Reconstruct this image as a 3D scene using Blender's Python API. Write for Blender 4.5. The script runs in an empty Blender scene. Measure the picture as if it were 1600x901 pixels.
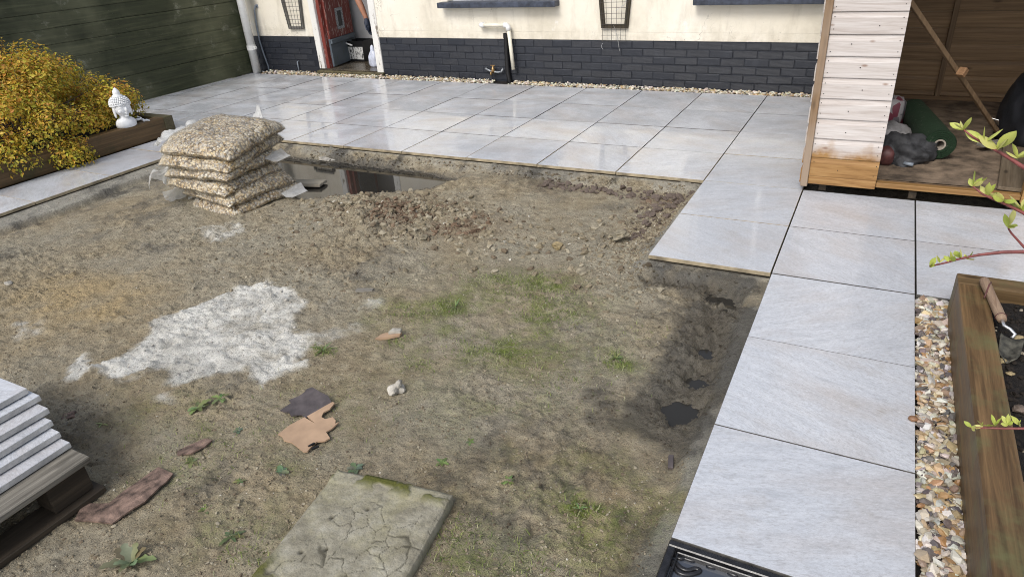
import bpy, bmesh, math, random
import numpy as np
from mathutils import Vector, Matrix, noise as mnoise

S = bpy.context.scene
COL = S.collection
PI = math.pi

# ------------------------------------------------------------------ camera
CAM_F, CAM_P, CAM_Y, CAM_R = 1062.068, .485142516, .508400299, -.0706464336
TU = 0.605                                   # paving grid pitch in metres
CC = np.array([-.48362298, -7.13867335, 2.52617875]) * TU
_cy, _sy = math.cos(CAM_Y), math.sin(CAM_Y); _cp, _sp = math.cos(CAM_P), math.sin(CAM_P)
_cr, _sr = math.cos(CAM_R), math.sin(CAM_R)
CF = np.array([-_sy*_cp, _cy*_cp, -_sp]); _rt = np.array([_cy, _sy, 0.0]); _up = np.cross(_rt, CF)
CR = _cr*_rt + _sr*_up; CU = -_sr*_rt + _cr*_up
cam = bpy.data.cameras.new('camera'); camo = bpy.data.objects.new('camera', cam); COL.objects.link(camo)
cam.sensor_width = 36; cam.lens = CAM_F/1600*36; cam.clip_end = 500; cam.clip_start = 0.02
camo.matrix_world = Matrix(((CR[0], CU[0], -CF[0], CC[0]), (CR[1], CU[1], -CF[1], CC[1]),
                            (CR[2], CU[2], -CF[2], CC[2]), (0, 0, 0, 1)))
S.camera = camo

# ------------------------------------------------------------------ light
SUN_EL, SUN_AZ = 47.0, 186.0                 # degrees; azimuth clockwise from +Y
W = bpy.data.worlds.new('World'); S.world = W; W.use_nodes = True
wn = W.node_tree; wn.nodes.clear()
sky = wn.nodes.new('ShaderNodeTexSky'); sky.sky_type = 'NISHITA'; sky.sun_disc = False
sky.sun_elevation = math.radians(SUN_EL); sky.sun_rotation = math.radians(SUN_AZ)
sky.air_density = 1.0; sky.dust_density = 3.0
hs = wn.nodes.new('ShaderNodeHueSaturation'); hs.inputs['Saturation'].default_value = 0.58
bg = wn.nodes.new('ShaderNodeBackground'); bg.inputs['Strength'].default_value = 0.145
wo = wn.nodes.new('ShaderNodeOutputWorld')
wn.links.new(sky.outputs[0], hs.inputs['Color']); wn.links.new(hs.outputs[0], bg.inputs[0]); wn.links.new(bg.outputs[0], wo.inputs[0])
sl = bpy.data.lights.new('sun', 'SUN'); sl.energy = 1.25; sl.angle = math.radians(20); sl.color = (1, .97, .92)
so = bpy.data.objects.new('sun', sl); COL.objects.link(so)
az, el = math.radians(SUN_AZ), math.radians(SUN_EL)
sd = Vector((math.sin(az)*math.cos(el), math.cos(az)*math.cos(el), math.sin(el)))
so.rotation_euler = sd.to_track_quat('Z', 'Y').to_euler(); so.location = (0, 0, 8)
vs = S.view_settings; vs.view_transform = 'Standard'; vs.look = 'None'; vs.gamma = 1.0; vs.exposure = 0.45
vs.use_curve_mapping = False
S.cycles.use_denoising = True; S.cycles.denoiser = 'OPENIMAGEDENOISE'; S.cycles.denoising_input_passes = 'RGB_ALBEDO_NORMAL'; S.cycles.denoising_prefilter = 'NONE'; S.cycles.filter_width = 1.0; S.cycles.adaptive_threshold = .004

# ------------------------------------------------------------------ pixel -> place helpers
def ray(px, py): return CF + CR*(px-800)/CAM_F - CU*(py-450.5)/CAM_F
def onz(px, py, z=0.0):
    d = ray(px, py); return CC + d*(z-CC[2])/d[2]
def ony(px, py, y):
    d = ray(px, py); return CC + d*(y-CC[1])/d[1]

# ------------------------------------------------------------------ numpy noise
def _h(ix, iy, s):
    n = (ix.astype(np.int64)*374761393 + iy.astype(np.int64)*668265263 + s*974711) & 0xffffffff
    n = ((n ^ (n >> 13))*1274126177) & 0xffffffff
    return ((n ^ (n >> 16)) & 0xffffff)/float(0xffffff)
def vn(x, y, s=0):
    x = np.asarray(x, float); y = np.asarray(y, float)
    ix, iy = np.floor(x), np.floor(y); fx, fy = x-ix, y-iy
    fx = fx*fx*fx*(fx*(fx*6-15)+10); fy = fy*fy*fy*(fy*(fy*6-15)+10)
    a, b, c, d = _h(ix, iy, s), _h(ix+1, iy, s), _h(ix, iy+1, s), _h(ix+1, iy+1, s)
    return (a*(1-fx)+b*fx)*(1-fy) + (c*(1-fx)+d*fx)*fy
def fbm(x, y, sc, o=4, s=0, g=.5):
    r = 0; a = 1; t = 0
    ca, sa = math.cos(.6), math.sin(.6)
    x = np.asarray(x, float); y = np.asarray(y, float)
    for i in range(o):
        r = r + a*vn(x*sc, y*sc, s+i*17); t += a; a *= g; sc *= 2.03
        x, y = x*ca-y*sa+3.1, x*sa+y*ca-1.7
    return r/t*2-1
def ss(a, b, x):
    t = np.clip((x-a)/(b-a), 0, 1); return t*t*(3-2*t)
def seg_d(x, y, ax, ay, bx, by):
    vx, vy = bx-ax, by-ay; L = vx*vx+vy*vy
    t = np.clip(((x-ax)*vx+(y-ay)*vy)/max(L, 1e-9), 0, 1)
    return np.hypot(x-ax-t*vx, y-ay-t*vy)
def poly_sd(x, y, P):                        # signed distance, negative inside
    d = np.full(np.shape(x), 1e9); ins = np.zeros(np.shape(x), bool)
    for i in range(len(P)):
        (ax, ay), (bx, by) = P[i], P[(i+1) % len(P)]
        d = np.minimum(d, seg_d(x, y, ax, ay, bx, by))
        c = ((ay > y) != (by > y))
        with np.errstate(divide='ignore', invalid='ignore'):
            xi = (bx-ax)*(y-ay)/(by-ay if by != ay else 1e-9)+ax
        ins ^= c & (x < xi)
    return np.where(ins, -d, d)

# ------------------------------------------------------------------ materials
class G:                                     # small node-graph helper
    def __init__(s, name):
        s.m = bpy.data.materials.new(name); s.m.use_nodes = True; s.t = s.m.node_tree
        s.p = s.t.nodes['Principled BSDF']; s.out = s.t.nodes['Material Output']
    def n(s, typ, inp=None, **kw):
        nd = s.t.nodes.new('ShaderNode'+typ)
        for k, v in kw.items(): setattr(nd, k, v)
        for k, v in (inp or {}).items(): s.set(nd.inputs[k], v)
        return nd
    def set(s, sock, v):
        if isinstance(v, bpy.types.NodeSocket): s.t.links.new(v, sock)
        else:
            if hasattr(sock.default_value, '__len__') and not hasattr(v, '__len__'): v = (v,)*len(sock.default_value)
            if hasattr(v, '__len__') and len(v) == 3 and len(sock.default_value) == 4: v = (*v, 1)
            sock.default_value = v
    def bs(s, **kw):
        names = dict(col='Base Color', rough='Roughness', metal='Metallic', spec='Specular IOR Level', nor='Normal', coat='Coat Weight',
                     coatr='Coat Roughness', coati='Coat IOR', trans='Transmission Weight', alpha='Alpha', ior='IOR', sheen='Sheen Weight', sub='Subsurface Weight')
        for k, v in kw.items(): s.set(s.p.inputs[names[k]], v)
    def obj(s): return s.n('TexCoord').outputs['Object']
    def rnd(s): return s.n('ObjectInfo').outputs['Random']
    def loc(s): return s.n('ObjectInfo').outputs['Location']
    def attr(s, nm): return s.n('Attribute', attribute_name=nm)
    def math(s, op, a, b=0.0, c=None, clamp=False):
        nd = s.n('Math', operation=op, use_clamp=clamp); s.set(nd.inputs[0], a); s.set(nd.inputs[1], b)
        if c is not None: s.set(nd.inputs[2], c)
        return nd.outputs[0]
    def vmul(s, v, sc, off=None):
        nd = s.n('VectorMath', operation='MULTIPLY'); s.set(nd.inputs[0], v); s.set(nd.inputs[1], sc); r = nd.outputs[0]
        if off is not None:
            nd = s.n('VectorMath', operation='ADD'); s.set(nd.inputs[0], r); s.set(nd.inputs[1], off); r = nd.outputs[0]
        return r
    def noise(s, v, sc, det=4, rough=.55, dist=0.0, out='Fac'):
        nd = s.n('TexNoise', {'Vector': v, 'Scale': sc, 'Detail': det, 'Roughness': rough, 'Distortion': dist}); return nd.outputs[out]
    def vor(s, v, sc, feat='F1', out='Distance', rnd=1.0):
        nd = s.n('TexVoronoi', {'Vector': v, 'Scale': sc, 'Randomness': rnd}, feature=feat); return nd.outputs[out]
    def ramp(s, f, st):
        nd = s.n('ValToRGB', {'Fac': f}); e = nd.color_ramp.elements
        while len(e) < len(st): e.new(.5)
        for el_, (p, c) in zip(e, st):
            el_.position = p; el_.color = (*c, 1) if hasattr(c, '__len__') else (c, c, c, 1)
        return nd.outputs[0]
    def mr(s, f, a, b, c=0.0, d=1.0):
        return s.n('MapRange', {0: f, 1: a, 2: b, 3: c, 4: d}).outputs[0]
    def mix(s, f, a, b, blend='MIX'):
        nd = s.n('Mix', data_type='RGBA', blend_type=blend); s.set(nd.inputs['Factor'], f)
        ii = [i for i in nd.inputs if i.type == 'RGBA']; s.set(ii[0], a); s.set(ii[1], b)
        return [o for o in nd.outputs if o.type == 'RGBA'][0]
    def bump(s, h, strength=.3, dist=.01, nor=None):
        nd = s.n('Bump', {'Height': h, 'Strength': strength, 'Distance': dist})
        if nor is not None: s.set(nd.inputs['Normal'], nor)
        return nd.outputs[0]

def mat_plain(name, col, rough=.5, metal=0.0, var=.12, sc=12, bump=.15, bd=.002, spec=.4, coat=0.0):
    g = G(name); o = g.obj(); n = g.noise(o, sc, 6); n2 = g.noise(o, sc*7, 3)
    lo = tuple(c*(1-var*2) for c in col); hi = tuple(min(1, c*(1+var)) for c in col)
    g.bs(col=g.ramp(n, [(.3, lo), (.7, hi)]), rough=g.mr(n2, .2, .8, max(0, rough-.1), min(1, rough+.1)), metal=metal, spec=spec, coat=coat,
         nor=g.bump(g.math('ADD', n, g.math('MULTIPLY', n2, .5)), bump, bd))
    return g.m

def mat_wood(name, c1, c2, axis=0, sc=1.0, rough=.6, grey=None, green=None, wet=None, spec=.35, knots=True, rnd_amt=.25):
    g = G(name); o = g.obj(); r = g.rnd()
    off = g.n('CombineXYZ', {0: g.math('MULTIPLY', r, 17.3), 1: g.math('MULTIPLY', r, 31.7), 2: g.math('MULTIPLY', r, 11.9)}).outputs[0]
    s3 = [34*sc]*3; s3[axis] = 1.6*sc
    v = g.vmul(o, tuple(s3), off)
    gr = g.noise(v, 1.0, 6, .62, .6)
    s4 = [130*sc]*3; s4[axis] = 4*sc
    fine = g.noise(g.vmul(o, tuple(s4), off), 1.0, 4, .6)
    big = g.noise(g.vmul(o, 2.2, off), 1.0, 3)
    col = g.ramp(gr, [(.3, c1), (.52, tuple((a+b)/2 for a, b in zip(c1, c2))), (.7, c2)])
    col = g.mix(g.mr(fine, .35, .75, 0, .45), col, tuple(c*.45 for c in c1))
    if knots:
        s5 = [9.0]*3; s5[axis] = 3.0
        k = g.vor(g.vmul(o, tuple(s5), off), 1.0)
        col = g.mix(g.mr(k, .05, .13, .75, 0), col, tuple(c*.3 for c in c1))
    if grey is not None: col = g.mix(g.mr(big, .38, .6, .15, .85), col, g.mix(fine, tuple(c*.8 for c in grey), grey))
    if green is not None: col = g.mix(g.mr(g.noise(g.vmul(o, 5.0, off), 1.0, 5, .7), .5, .68, 0, .75), col, green)
    col = g.mix(g.mr(r, 0, 1, 0, rnd_amt), col, (0, 0, 0))
    g.bs(col=col, rough=g.mr(gr, .2, .8, rough-.12, rough+.12), spec=spec, nor=g.bump(g.math('ADD', gr, fine), .35, .003))
    return g.m

M = {}
# paving: pale quartzite-look porcelain, wet
def mat_tile(name, wet=1.0):
    g = G(name); o = g.obj(); r = g.rnd()
    off = g.n('CombineXYZ', {0: g.math('MULTIPLY', r, 91.0), 1: g.math('MULTIPLY', r, 57.0), 2: g.math('MULTIPLY', r, 23.0)}).outputs[0]
    rot = g.n('VectorRotate', {'Vector': o, 'Angle': g.math('MULTIPLY', g.math('SUBTRACT', g.math('FRACT', g.math('MULTIPLY', r, 7.77)), .42), 1.5)}, rotation_type='Z_AXIS').outputs[0]
    warp = g.noise(g.vmul(rot, 1.0, off), 3.0, 4, .55, 0, 'Color')
    wv = g.n('VectorMath', operation='MULTIPLY_ADD'); g.set(wv.inputs[0], warp); g.set(wv.inputs[1], (.08, .08, 0)); g.set(wv.inputs[2], rot)
    base = wv.outputs[0]
    st = g.noise(g.vmul(base, (7.0, 34, 1), off), 1.0, 8, .74, .2)
    st2 = g.noise(g.vmul(base, (22, 120, 1), off), 1.0, 5, .72, .4)
    cloud = g.noise(g.vmul(rot, (1.0, 2.2, 1), off), 2.0, 5, .6)
    spk = g.noise(g.vmul(rot, (1, 1.8, 1), off), 210, 3, .65)
    col = g.ramp(st, [(.28, (.42, .43, .445)), (.42, (.55, .558, .572)), (.56, (.63, .635, .645)), (.74, (.70, .70, .70))])
    col = g.mix(g.mr(cloud, .46, .66, 0, .7), col, g.mix(st, (.43, .375, .33), (.60, .545, .50)))    # warm clouds
    fl = g.math('MULTIPLY', g.mr(st2, .56, .70, 0, .7), g.mr(g.noise(g.vmul(rot, (1, 2.5, 1), off), 4.2, 4, .6), .42, .62, .12, 1))
    col = g.mix(fl, col, g.mix(g.mr(cloud, .45, .6), (.25, .255, .27), (.33, .245, .175)))
    col = g.mix(g.mr(st2, .42, .30, 0, .35), col, (.70, .70, .70))
    col = g.mix(g.mr(spk, .52, .68, 0, .50), col, (.27, .27, .275))
    sp2 = g.noise(g.vmul(base, (60, 150, 1), off), 1.0, 4, .7); col = g.mix(g.mr(sp2, .50, .68, 0, .55), col, (.30, .285, .27)); col = g.mix(g.mr(sp2, .44, .30, 0, .5), col, (.78, .78, .78))
    col = g.mix(1.0, col, (.965, .99, 1.025), 'MULTIPLY')
    col = g.mix(g.mr(r, 0, 1, 0, .30), col, (.36, .38, .42))
    mud = g.noise(g.n('NewGeometry').outputs['Position'], 3.1, 7, .68); col = g.mix(g.mr(mud, .60, .74, 0, .35), col, (.27, .22, .155))
    pud = g.noise(g.vmul(o, 1.0, off), 3.2, 4, .6)
    g.bs(col=col, rough=.42, spec=.45, coat=g.mr(pud, .35, .6, .30*wet, 1.0*wet), coatr=g.mr(pud, .35, .65, .18, .035), coati=1.38,
         nor=g.bump(g.math('ADD', st2, g.math('MULTIPLY', spk, .4)), .22, .0022))
    cn = g.bump(g.noise(g.vmul(o, 1.0, off), 9, 3), .05, .004); g.set(g.p.inputs['Coat Normal'], cn)
    return g.m
M['tile'] = mat_tile('paving_tile'); M['tile_dry'] = mat_tile('stacked_tile', .35)
M['tile_joint'] = mat_plain('tile_joint', (.11, .105, .095), .8, var=.3, sc=30)
M['tile_edge'] = mat_plain('tile_edge', (.36, .30, .20), .7, var=.25, sc=18)
M['tile_edge_white'] = mat_plain('tile_edge_white', (.52, .51, .49), .65, var=.22, sc=16)

# soil
def mat_soil():
    g = G('soil'); o = g.obj()
    A = {k: g.attr(k).outputs['Fac'] for k in ('cem', 'wet', 'moss', 'mortar', 'sand', 'red')}
    n1 = g.noise(o, 2.1, 6, .6); n2 = g.noise(o, 14, 6, .68); n3 = g.noise(o, 75, 5, .7); n4 = g.noise(o, 240, 4, .75)
    col = g.ramp(n2, [(.25, (.155, .123, .078)), (.43, (.285, .232, .150)), (.58, (.38, .318, .212)), (.8, (.50, .435, .315))])
    col = g.mix(g.mr(n1, .38, .62, 0, .75), col, g.mix(n2, (.26, .235, .175), (.48, .44, .345)))
    col = g.mix(g.math('MULTIPLY', A['sand'], .8), col, g.mix(n3, (.31, .22, .105), (.58, .44, .235)))
    col = g.mix(g.math('MULTIPLY', A['red'], .7), col, g.mix(n3, (.09, .052, .030), (.25, .155, .095)))
    col = g.mix(g.math('MULTIPLY', A['mortar'], .92), col, g.mix(n2, (.25, .24, .205), (.45, .43, .37)))
    col = g.mix(A['cem'], col, g.mix(g.mr(g.noise(o, 6, 5, .62), .36, .60), (.45, .435, .39), (.68, .665, .61)))
    mo = g.math('MULTIPLY', A['moss'], g.mr(n3, .36, .50), clamp=True)
    col = g.mix(mo, col, g.mix(n4, (.07, .095, .016), (.24, .29, .06)))
    grain = g.mr(n3, .34, .66)
    col = g.mix(g.mr(n3, .47, .33, 0, .75), col, g.mix(.62, col, (.05, .04, .028)))  # crevices painted darker, putting relief shading into the colour
    ck = g.math('ABSOLUTE', g.math('SUBTRACT', g.noise(g.vmul(o, (1.0, 1.5, 1)), 9, 5, .6, .4), .5)); col = g.mix(g.math('MULTIPLY', g.mr(ck, .0, .012, .75, 0), g.mr(n1, .45, .6)), col, (.06, .048, .033))
    col = g.mix(g.mr(n4, .63, .78, 0, .5), col, (.50, .46, .38))
    col = g.mix(g.math('MULTIPLY', A['wet'], .95), col, g.mix(.76, col, (.034, .033, .031)))
    dry = g.math('SUBTRACT', 1.0, g.math('MULTIPLY', A['cem'], .6))
    b = g.bump(g.math('MULTIPLY', g.math('ADD', g.math('MULTIPLY', n2, .9), n3), dry), .9, .020)
    b = g.bump(n4, .8, .005, b)
    g.bs(col=col, rough=g.mr(A['wet'], .0, .8, .82, .22), spec=g.mr(A['wet'], 0, 1, .3, .55), nor=b)
    return g.m
M['soil'] = mat_soil()

def mat_attr(name, rough=.7, spec=.35, bump=.3, bsc=120, bd=.002, trans=0.0, mult=1.0, coat=0.0):
    g = G(name); o = g.obj(); c = g.attr('Col').outputs['Color']; n = g.noise(o, bsc, 4, .6)
    col = g.mix(g.mr(n, .3, .7, .0, .35), c, g.mix(.5, c, (.03, .025, .02)))
    g.bs(col=col, rough=rough, spec=spec, coat=coat, nor=g.bump(n, bump, bd))
    if trans:
        tr = g.n('BsdfTranslucent', {'Color': c}); ms = g.n('MixShader', {0: trans, 1: g.p.outputs[0], 2: tr.outputs[0]})
        g.t.links.new(ms.outputs[0], g.out.inputs[0])
    return g.m
M['pebble'] = mat_attr('pebble', .42, .5, .25, 160); M['clod'] = mat_attr('clod', .85, .25, .5, 140, .004)
M['leaf'] = mat_attr('leaf', .5, .35, .1, 60, .001, trans=.28); M['blade'] = mat_attr('grass_blade', .6, .3, .1, 60, .001, trans=.2)
M['rubble'] = mat_plain('rubble', (.150, .115, .092), .65, var=.3, sc=25, bump=.5, bd=.006)
M['stone_pale'] = mat_plain('stone_pale', (.46, .43, .37), .8, var=.3, sc=22, bump=.6, bd=.006)
M['mud_stone'] = mat_plain('mud_stone', (.27, .235, .165), .75, var=.35, sc=24, bump=.6, bd=.006)
M['stone_tan'] = mat_plain('stone_tan', (.33, .26, .14), .75, var=.3, sc=22, bump=.5, bd=.006)
M['pebble_brown'] = mat_plain('pebble_brown', (.24, .13, .07), .45, var=.2, sc=30, bump=.2)

def mat_render():                            # cream painted render
    g = G('cream_render'); o = g.obj(); n = g.noise(o, 55, 5, .6); b = g.noise(o, 1.3, 5, .65); f = g.noise(o, 160, 3)
    col = g.ramp(b, [(.25, (.55, .50, .40)), (.45, (.73, .68, .57)), (.75, (.80, .765, .68))])
    stn = g.noise(g.vmul(o, (7, 1, 1.6)), 1.0, 5, .7)
    col = g.mix(g.mr(stn, .52, .74, 0, .55), col, (.45, .41, .33))
    zz = g.n('SeparateXYZ', {0: o}).outputs[2]; low = g.math('MULTIPLY', g.mr(zz, .75, .46), g.mr(g.noise(o, 7, 5, .7), .42, .66, 0, .6)); col = g.mix(low, col, (.50, .455, .36))
    brk = g.n('TexBrick', {'Vector': g.n('CombineXYZ', {0: g.n('SeparateXYZ', {0: o}).outputs[0], 1: zz, 2: 0.0}).outputs[0], 'Scale': 1.0, 'Mortar Size': .006, 'Brick Width': .225, 'Row Height': .075, 'Color1': (1, 1, 1, 1), 'Color2': (1, 1, 1, 1), 'Mortar': (0, 0, 0, 1)}).outputs[0]
    bh = g.math('MULTIPLY', brk, g.mr(zz, .60, .50))
    sp = g.vor(o, 9.0); col = g.mix(g.mr(sp, .02, .05, .6, 0), col, (.12, .10, .08))
    cr = g.vor(g.n('VectorMath', {0: o, 1: g.noise(o, 3, 4, .6, 0, 'Color')}, operation='ADD').outputs[0], 1.1, 'DISTANCE_TO_EDGE')
    col = g.mix(g.math('MULTIPLY', g.mr(cr, 0, .006, .7, 0), g.mr(b, .5, .6)), col, (.25, .22, .18))
    sc_ = g.mr(g.noise(o, 6, 4, .7), .62, .7, 0, .5); col = g.mix(sc_, col, (.80, .79, .77))
    g.bs(col=col, rough=.75, spec=.3, nor=g.bump(bh, .5, .006, g.bump(n, .4, .005))); return g.m
M['render'] = mat_render()
def mat_blackbrick():
    g = G('black_painted_brick'); o = g.obj(); r = g.rnd()
    off = g.n('CombineXYZ', {0: g.math('MULTIPLY', r, 13.0), 1: 0.0, 2: 0.0}).outputs[0]
    n = g.noise(g.vmul(o, 1.0, off), 38, 5, .65)
    comb = g.n('TexWave', {'Vector': g.vmul(o, 1.0, off), 'Scale': 42.0, 'Distortion': 1.6, 'Detail': 3.0}, wave_type='BANDS', bands_direction='Z').outputs['Fac']
    h = g.math('ADD', n, g.math('MULTIPLY', comb, g.mr(r, .2, .6, .1, .9)))
    dust = g.noise(g.vmul(o, 1.0, off), 9, 6, .7)
    col = g.mix(g.mr(dust, .5, .75, 0, .5), (.015, .018, .026), (.042, .048, .062))
    g.bs(col=col, rough=.5, spec=.5, nor=g.bump(h, .55, .006)); return g.m
M['brick'] = mat_blackbrick()
M['brick_back'] = mat_plain('black_painted_joint', (.0145, .0175, .025), .55, sc=30, bump=.5, bd=.005)
def mat_peel(name, top, under, amt=.5, sc=1.0):
    g = G(name); o = g.obj(); n = g.noise(g.vmul(o, (28*sc, 28*sc, 6*sc)), 1.0, 6, .7, .3); f = g.noise(o, 60, 4)
    m_ = g.mr(n, amt, amt+.03); z = g.noise(o, 5, 4)
    col = g.mix(m_, g.mix(z, tuple(c*.8 for c in top), top), g.mix(f, tuple(c*.5 for c in under), under))
    g.bs(col=col, rough=.55, spec=.4, nor=g.bump(g.math('SUBTRACT', f, g.math('MULTIPLY', m_, 2.0)), .4, .003)); return g.m
M['frame_white'] = mat_peel('peeling_white_paint', (.78, .77, .73), (.22, .17, .11), .60)
M['door_red'] = mat_peel('peeling_red_paint', (.19, .035, .025), (.50, .38, .33), .575, 1.3)
M['door_grey'] = mat_peel('peeling_grey_paint', (.115, .14, .165), (.10, .14, .07), .60)
M['sill'] = mat_plain('sill_slate_blue', (.05, .06, .085), .55, var=.3, sc=20)
M['upvc'] = mat_plain('white_window_frame', (.80, .80, .79), .35, var=.03)
M['interior'] = mat_plain('interior_plaster', (.50, .50, .50), .7, var=.06, sc=3)
M['wet_concrete'] = mat_plain('wet_threshold', (.085, .070, .05), .25, var=.35, sc=9, bump=.3, spec=.5)
M['step'] = mat_plain('mossy_step', (.11, .095, .05), .7, var=.4, sc=14, bump=.4, bd=.005)
def mat_glass():
    g = G('window_glass'); g.bs(col=(.03, .04, .05), rough=.03, spec=.9, coat=.5); return g.m
M['glass'] = mat_glass()
M['pipe_white'] = mat_plain('white_pipe', (.80, .80, .78), .3, var=.03, sc=4, bump=.03, spec=.5)
M['pipe_cream'] = mat_plain('cream_pipe', (.76, .72, .60), .4, var=.06, sc=6, bump=.05)
M['pipe_black'] = mat_plain('black_pipe', (.012, .012, .013), .35, var=.2, sc=20)
M['cable'] = mat_plain('grey_cable', (.20, .23, .27), .45, var=.1)
M['brass'] = mat_plain('weathered_brass', (.42, .27, .12), .4, metal=.8, var=.2, sc=40)
M['lead'] = mat_plain('painted_pipework', (.32, .34, .36), .4, metal=.4, var=.4, sc=60)
M['wire'] = mat_plain('dark_wire', (.06, .055, .05), .6, metal=.3)
M['trellis_wood'] = mat_wood('trellis_wood', (.035, .028, .018), (.085, .068, .042), 2, 1.2, .7, knots=False, green=(.05, .05, .02))
M['trellis_grey'] = mat_wood('trellis_grey_wood', (.11, .105, .095), (.24, .23, .21), 2, 1.2, .7, knots=False)
M['roof'] = mat_plain('roof_slate', (.07, .07, .08), .6, var=.3, sc=8)

def mat_fence():
    g = G('dark_green_fence'); o = g.obj(); r = g.rnd(); w = g.n('NewGeometry').outputs['Position']
    off = g.n('CombineXYZ', {0: 0.0, 1: g.math('MULTIPLY', r, 31.0), 2: g.math('MULTIPLY', r, 5.0)}).outputs[0]
    gr = g.noise(g.vmul(o, (30, 1.3, 30), off), 1.0, 6, .65, .5)
    col = g.ramp(gr, [(.3, (.019, .024, .012)), (.55, (.044, .051, .025)), (.78, (.10, .106, .056))])
    big = g.noise(w, 1.1, 5, .6)
    col = g.mix(g.mr(big, .42, .66, 0, .75), col, g.mix(gr, (.07, .078, .04), (.23, .23, .14)))
    wear = g.noise(g.vmul(w, (1, 4.5, 6.0)), 1.0, 6, .72)
    col = g.mix(g.math('MULTIPLY', g.mr(wear, .57, .70, 0, .8), g.mr(big, .44, .56)), col, (.30, .30, .23))
    spk = g.vor(w, 22.0); col = g.mix(g.mr(spk, .03, .07, .5, 0), col, (.35, .34, .3))
    g.bs(col=col, rough=.55, spec=.35, nor=g.bump(gr, .4, .004)); return g.m
M['fence'] = mat_fence()
M['sleeper_wet'] = mat_wood('sleeper_left', (.075, .045, .020), (.24, .150, .068), 1, .7, .5, green=(.055, .055, .022))
M['sleeper_end'] = mat_wood('sleeper_end', (.07, .06, .03), (.16, .13, .07), 0, 1.2, .6, green=(.08, .09, .03), knots=False)
M['sleeper'] = mat_wood('sleeper_right', (.038, .021, .009), (.25, .150, .066), 1, 1.1, .5, green=(.13, .13, .055), knots=False)
M['sleeper_x'] = mat_wood('sleeper_right_end', (.10, .06, .025), (.26, .17, .08), 0, .8, .55, green=(.12, .12, .05))
M['bed_soil'] = mat_plain('bed_soil', (.017, .013, .010), .85, var=.5, sc=40, bump=1.0, bd=.02)
def mat_statue():
    g = G('white_statue'); o = g.obj(); n = g.noise(o, 35, 5); c = g.noise(o, 9, 4)
    g.bs(col=g.mix(g.mr(c, .5, .72, 0, .6), (.80, .81, .82), (.50, .50, .47)), rough=.6, nor=g.bump(n, .25, .004)); return g.m
M['statue'] = mat_statue()

def mat_bag():
    g = G('bagged_gravel'); o = g.obj(); r = g.rnd()
    v = g.vmul(o, 1.0, g.n('CombineXYZ', {0: g.math('MULTIPLY', r, 9.0), 1: 0.0, 2: 0.0}).outputs[0])
    vo = g.n('TexVoronoi', {'Vector': v, 'Scale': 62.0}, feature='F1')
    hue = g.n('SeparateColor', {0: vo.outputs['Color']}).outputs[0]
    col = g.ramp(hue, [(.0, (.10, .068, .035)), (.22, (.38, .26, .12)), (.5, (.58, .46, .27)), (.70, (.74, .65, .48)), (.86, (.30, .215, .13)), (1, (.78, .74, .64))])
    d = vo.outputs['Distance']; col = g.mix(g.mr(d, .45, .75, 0, .85), col, (.05, .035, .02))
    cr = g.noise(g.vmul(v, (9, 30, 9)), 1.0, 6, .7, 1.2)
    fog = g.noise(v, 7, 5, .65)
    col = g.mix(g.mr(fog, .45, .72, .0, .40), col, (.66, .61, .52))
    xo = g.n('SeparateXYZ', {0: o}).outputs[0]; endm = g.mr(g.math('ADD', xo, g.math('MULTIPLY', g.noise(v, 9, 4), .22)), -.02, -.16, 0, .85)
    col = g.mix(g.math('MULTIPLY', endm, g.mr(r, .3, .6, .55, 1)), col, g.mix(g.noise(g.vmul(v, (4, 40, 4)), 1.0, 5, .6), (.30, .24, .15), (.66, .60, .48)))
    nb = g.bump(g.math('SUBTRACT', 1.0, d), .7, .010); nb = g.bump(cr, .5, .008, nb)
    g.bs(col=col, rough=.5, spec=.3, coat=.8, coatr=.08, nor=nb); g.set(g.p.inputs['Coat Normal'], g.bump(cr, .8, .012))
    return g.m
M['bag'] = mat_bag()
def mat_plastic():
    g = G('clear_polythene'); o = g.obj(); n = g.noise(o, 22, 5, .65, 1.0); nb = g.bump(n, .6, .01)
    g.bs(col=(.80, .80, .78), rough=.25, spec=.5, nor=nb)
    tr = g.n('BsdfTransparent', {0: (.95, .95, .93, 1)}); tl = g.n('BsdfTranslucent', {0: (.8, .8, .78, 1)})
    m1 = g.n('MixShader', {0: .35, 1: g.p.outputs[0], 2: tl.outputs[0]}); m2 = g.n('MixShader', {0: g.mr(n, .35, .7, .45, .12), 1: m1.outputs[0], 2: tr.outputs[0]})
    g.t.links.new(m2.outputs[0], g.out.inputs[0]); return g.m
M['plastic'] = mat_plastic()
def mat_film():
    g = G('bag_film'); o = g.obj(); r_ = g.rnd(); v = g.vmul(o, 1.0, g.n('CombineXYZ', {0: g.math('MULTIPLY', r_, 9.0), 1: 0.0, 2: 0.0}).outputs[0])
    cr = g.noise(g.vmul(v, (7, 22, 8)), 1.0, 6, .62, 1.6); c2 = g.noise(v, 26, 4, .6, 1.0); nb = g.bump(g.math('ADD', cr, g.math('MULTIPLY', c2, .4)), 1.0, .022)
    g.bs(col=(.74, .72, .67), rough=.13, spec=.7, nor=nb)
    tr = g.n('BsdfTransparent', {0: (.97, .96, .93, 1)}); rd = g.math('ABSOLUTE', g.math('SUBTRACT', cr, .5))
    fr_ = g.n('LayerWeight', {'Blend': .35, 'Normal': nb}).outputs['Fresnel']
    fac = g.math('ADD', g.math('MULTIPLY', fr_, .30), g.math('ADD', g.mr(rd, .0, .03, .45, .0), g.mr(c2, .58, .75, .0, .22)), clamp=True)
    m2 = g.n('MixShader', {0: fac, 1: tr.outputs[0], 2: g.p.outputs[0]}); g.t.links.new(m2.outputs[0], g.out.inputs[0]); return g.m
M['film'] = mat_film()
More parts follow.
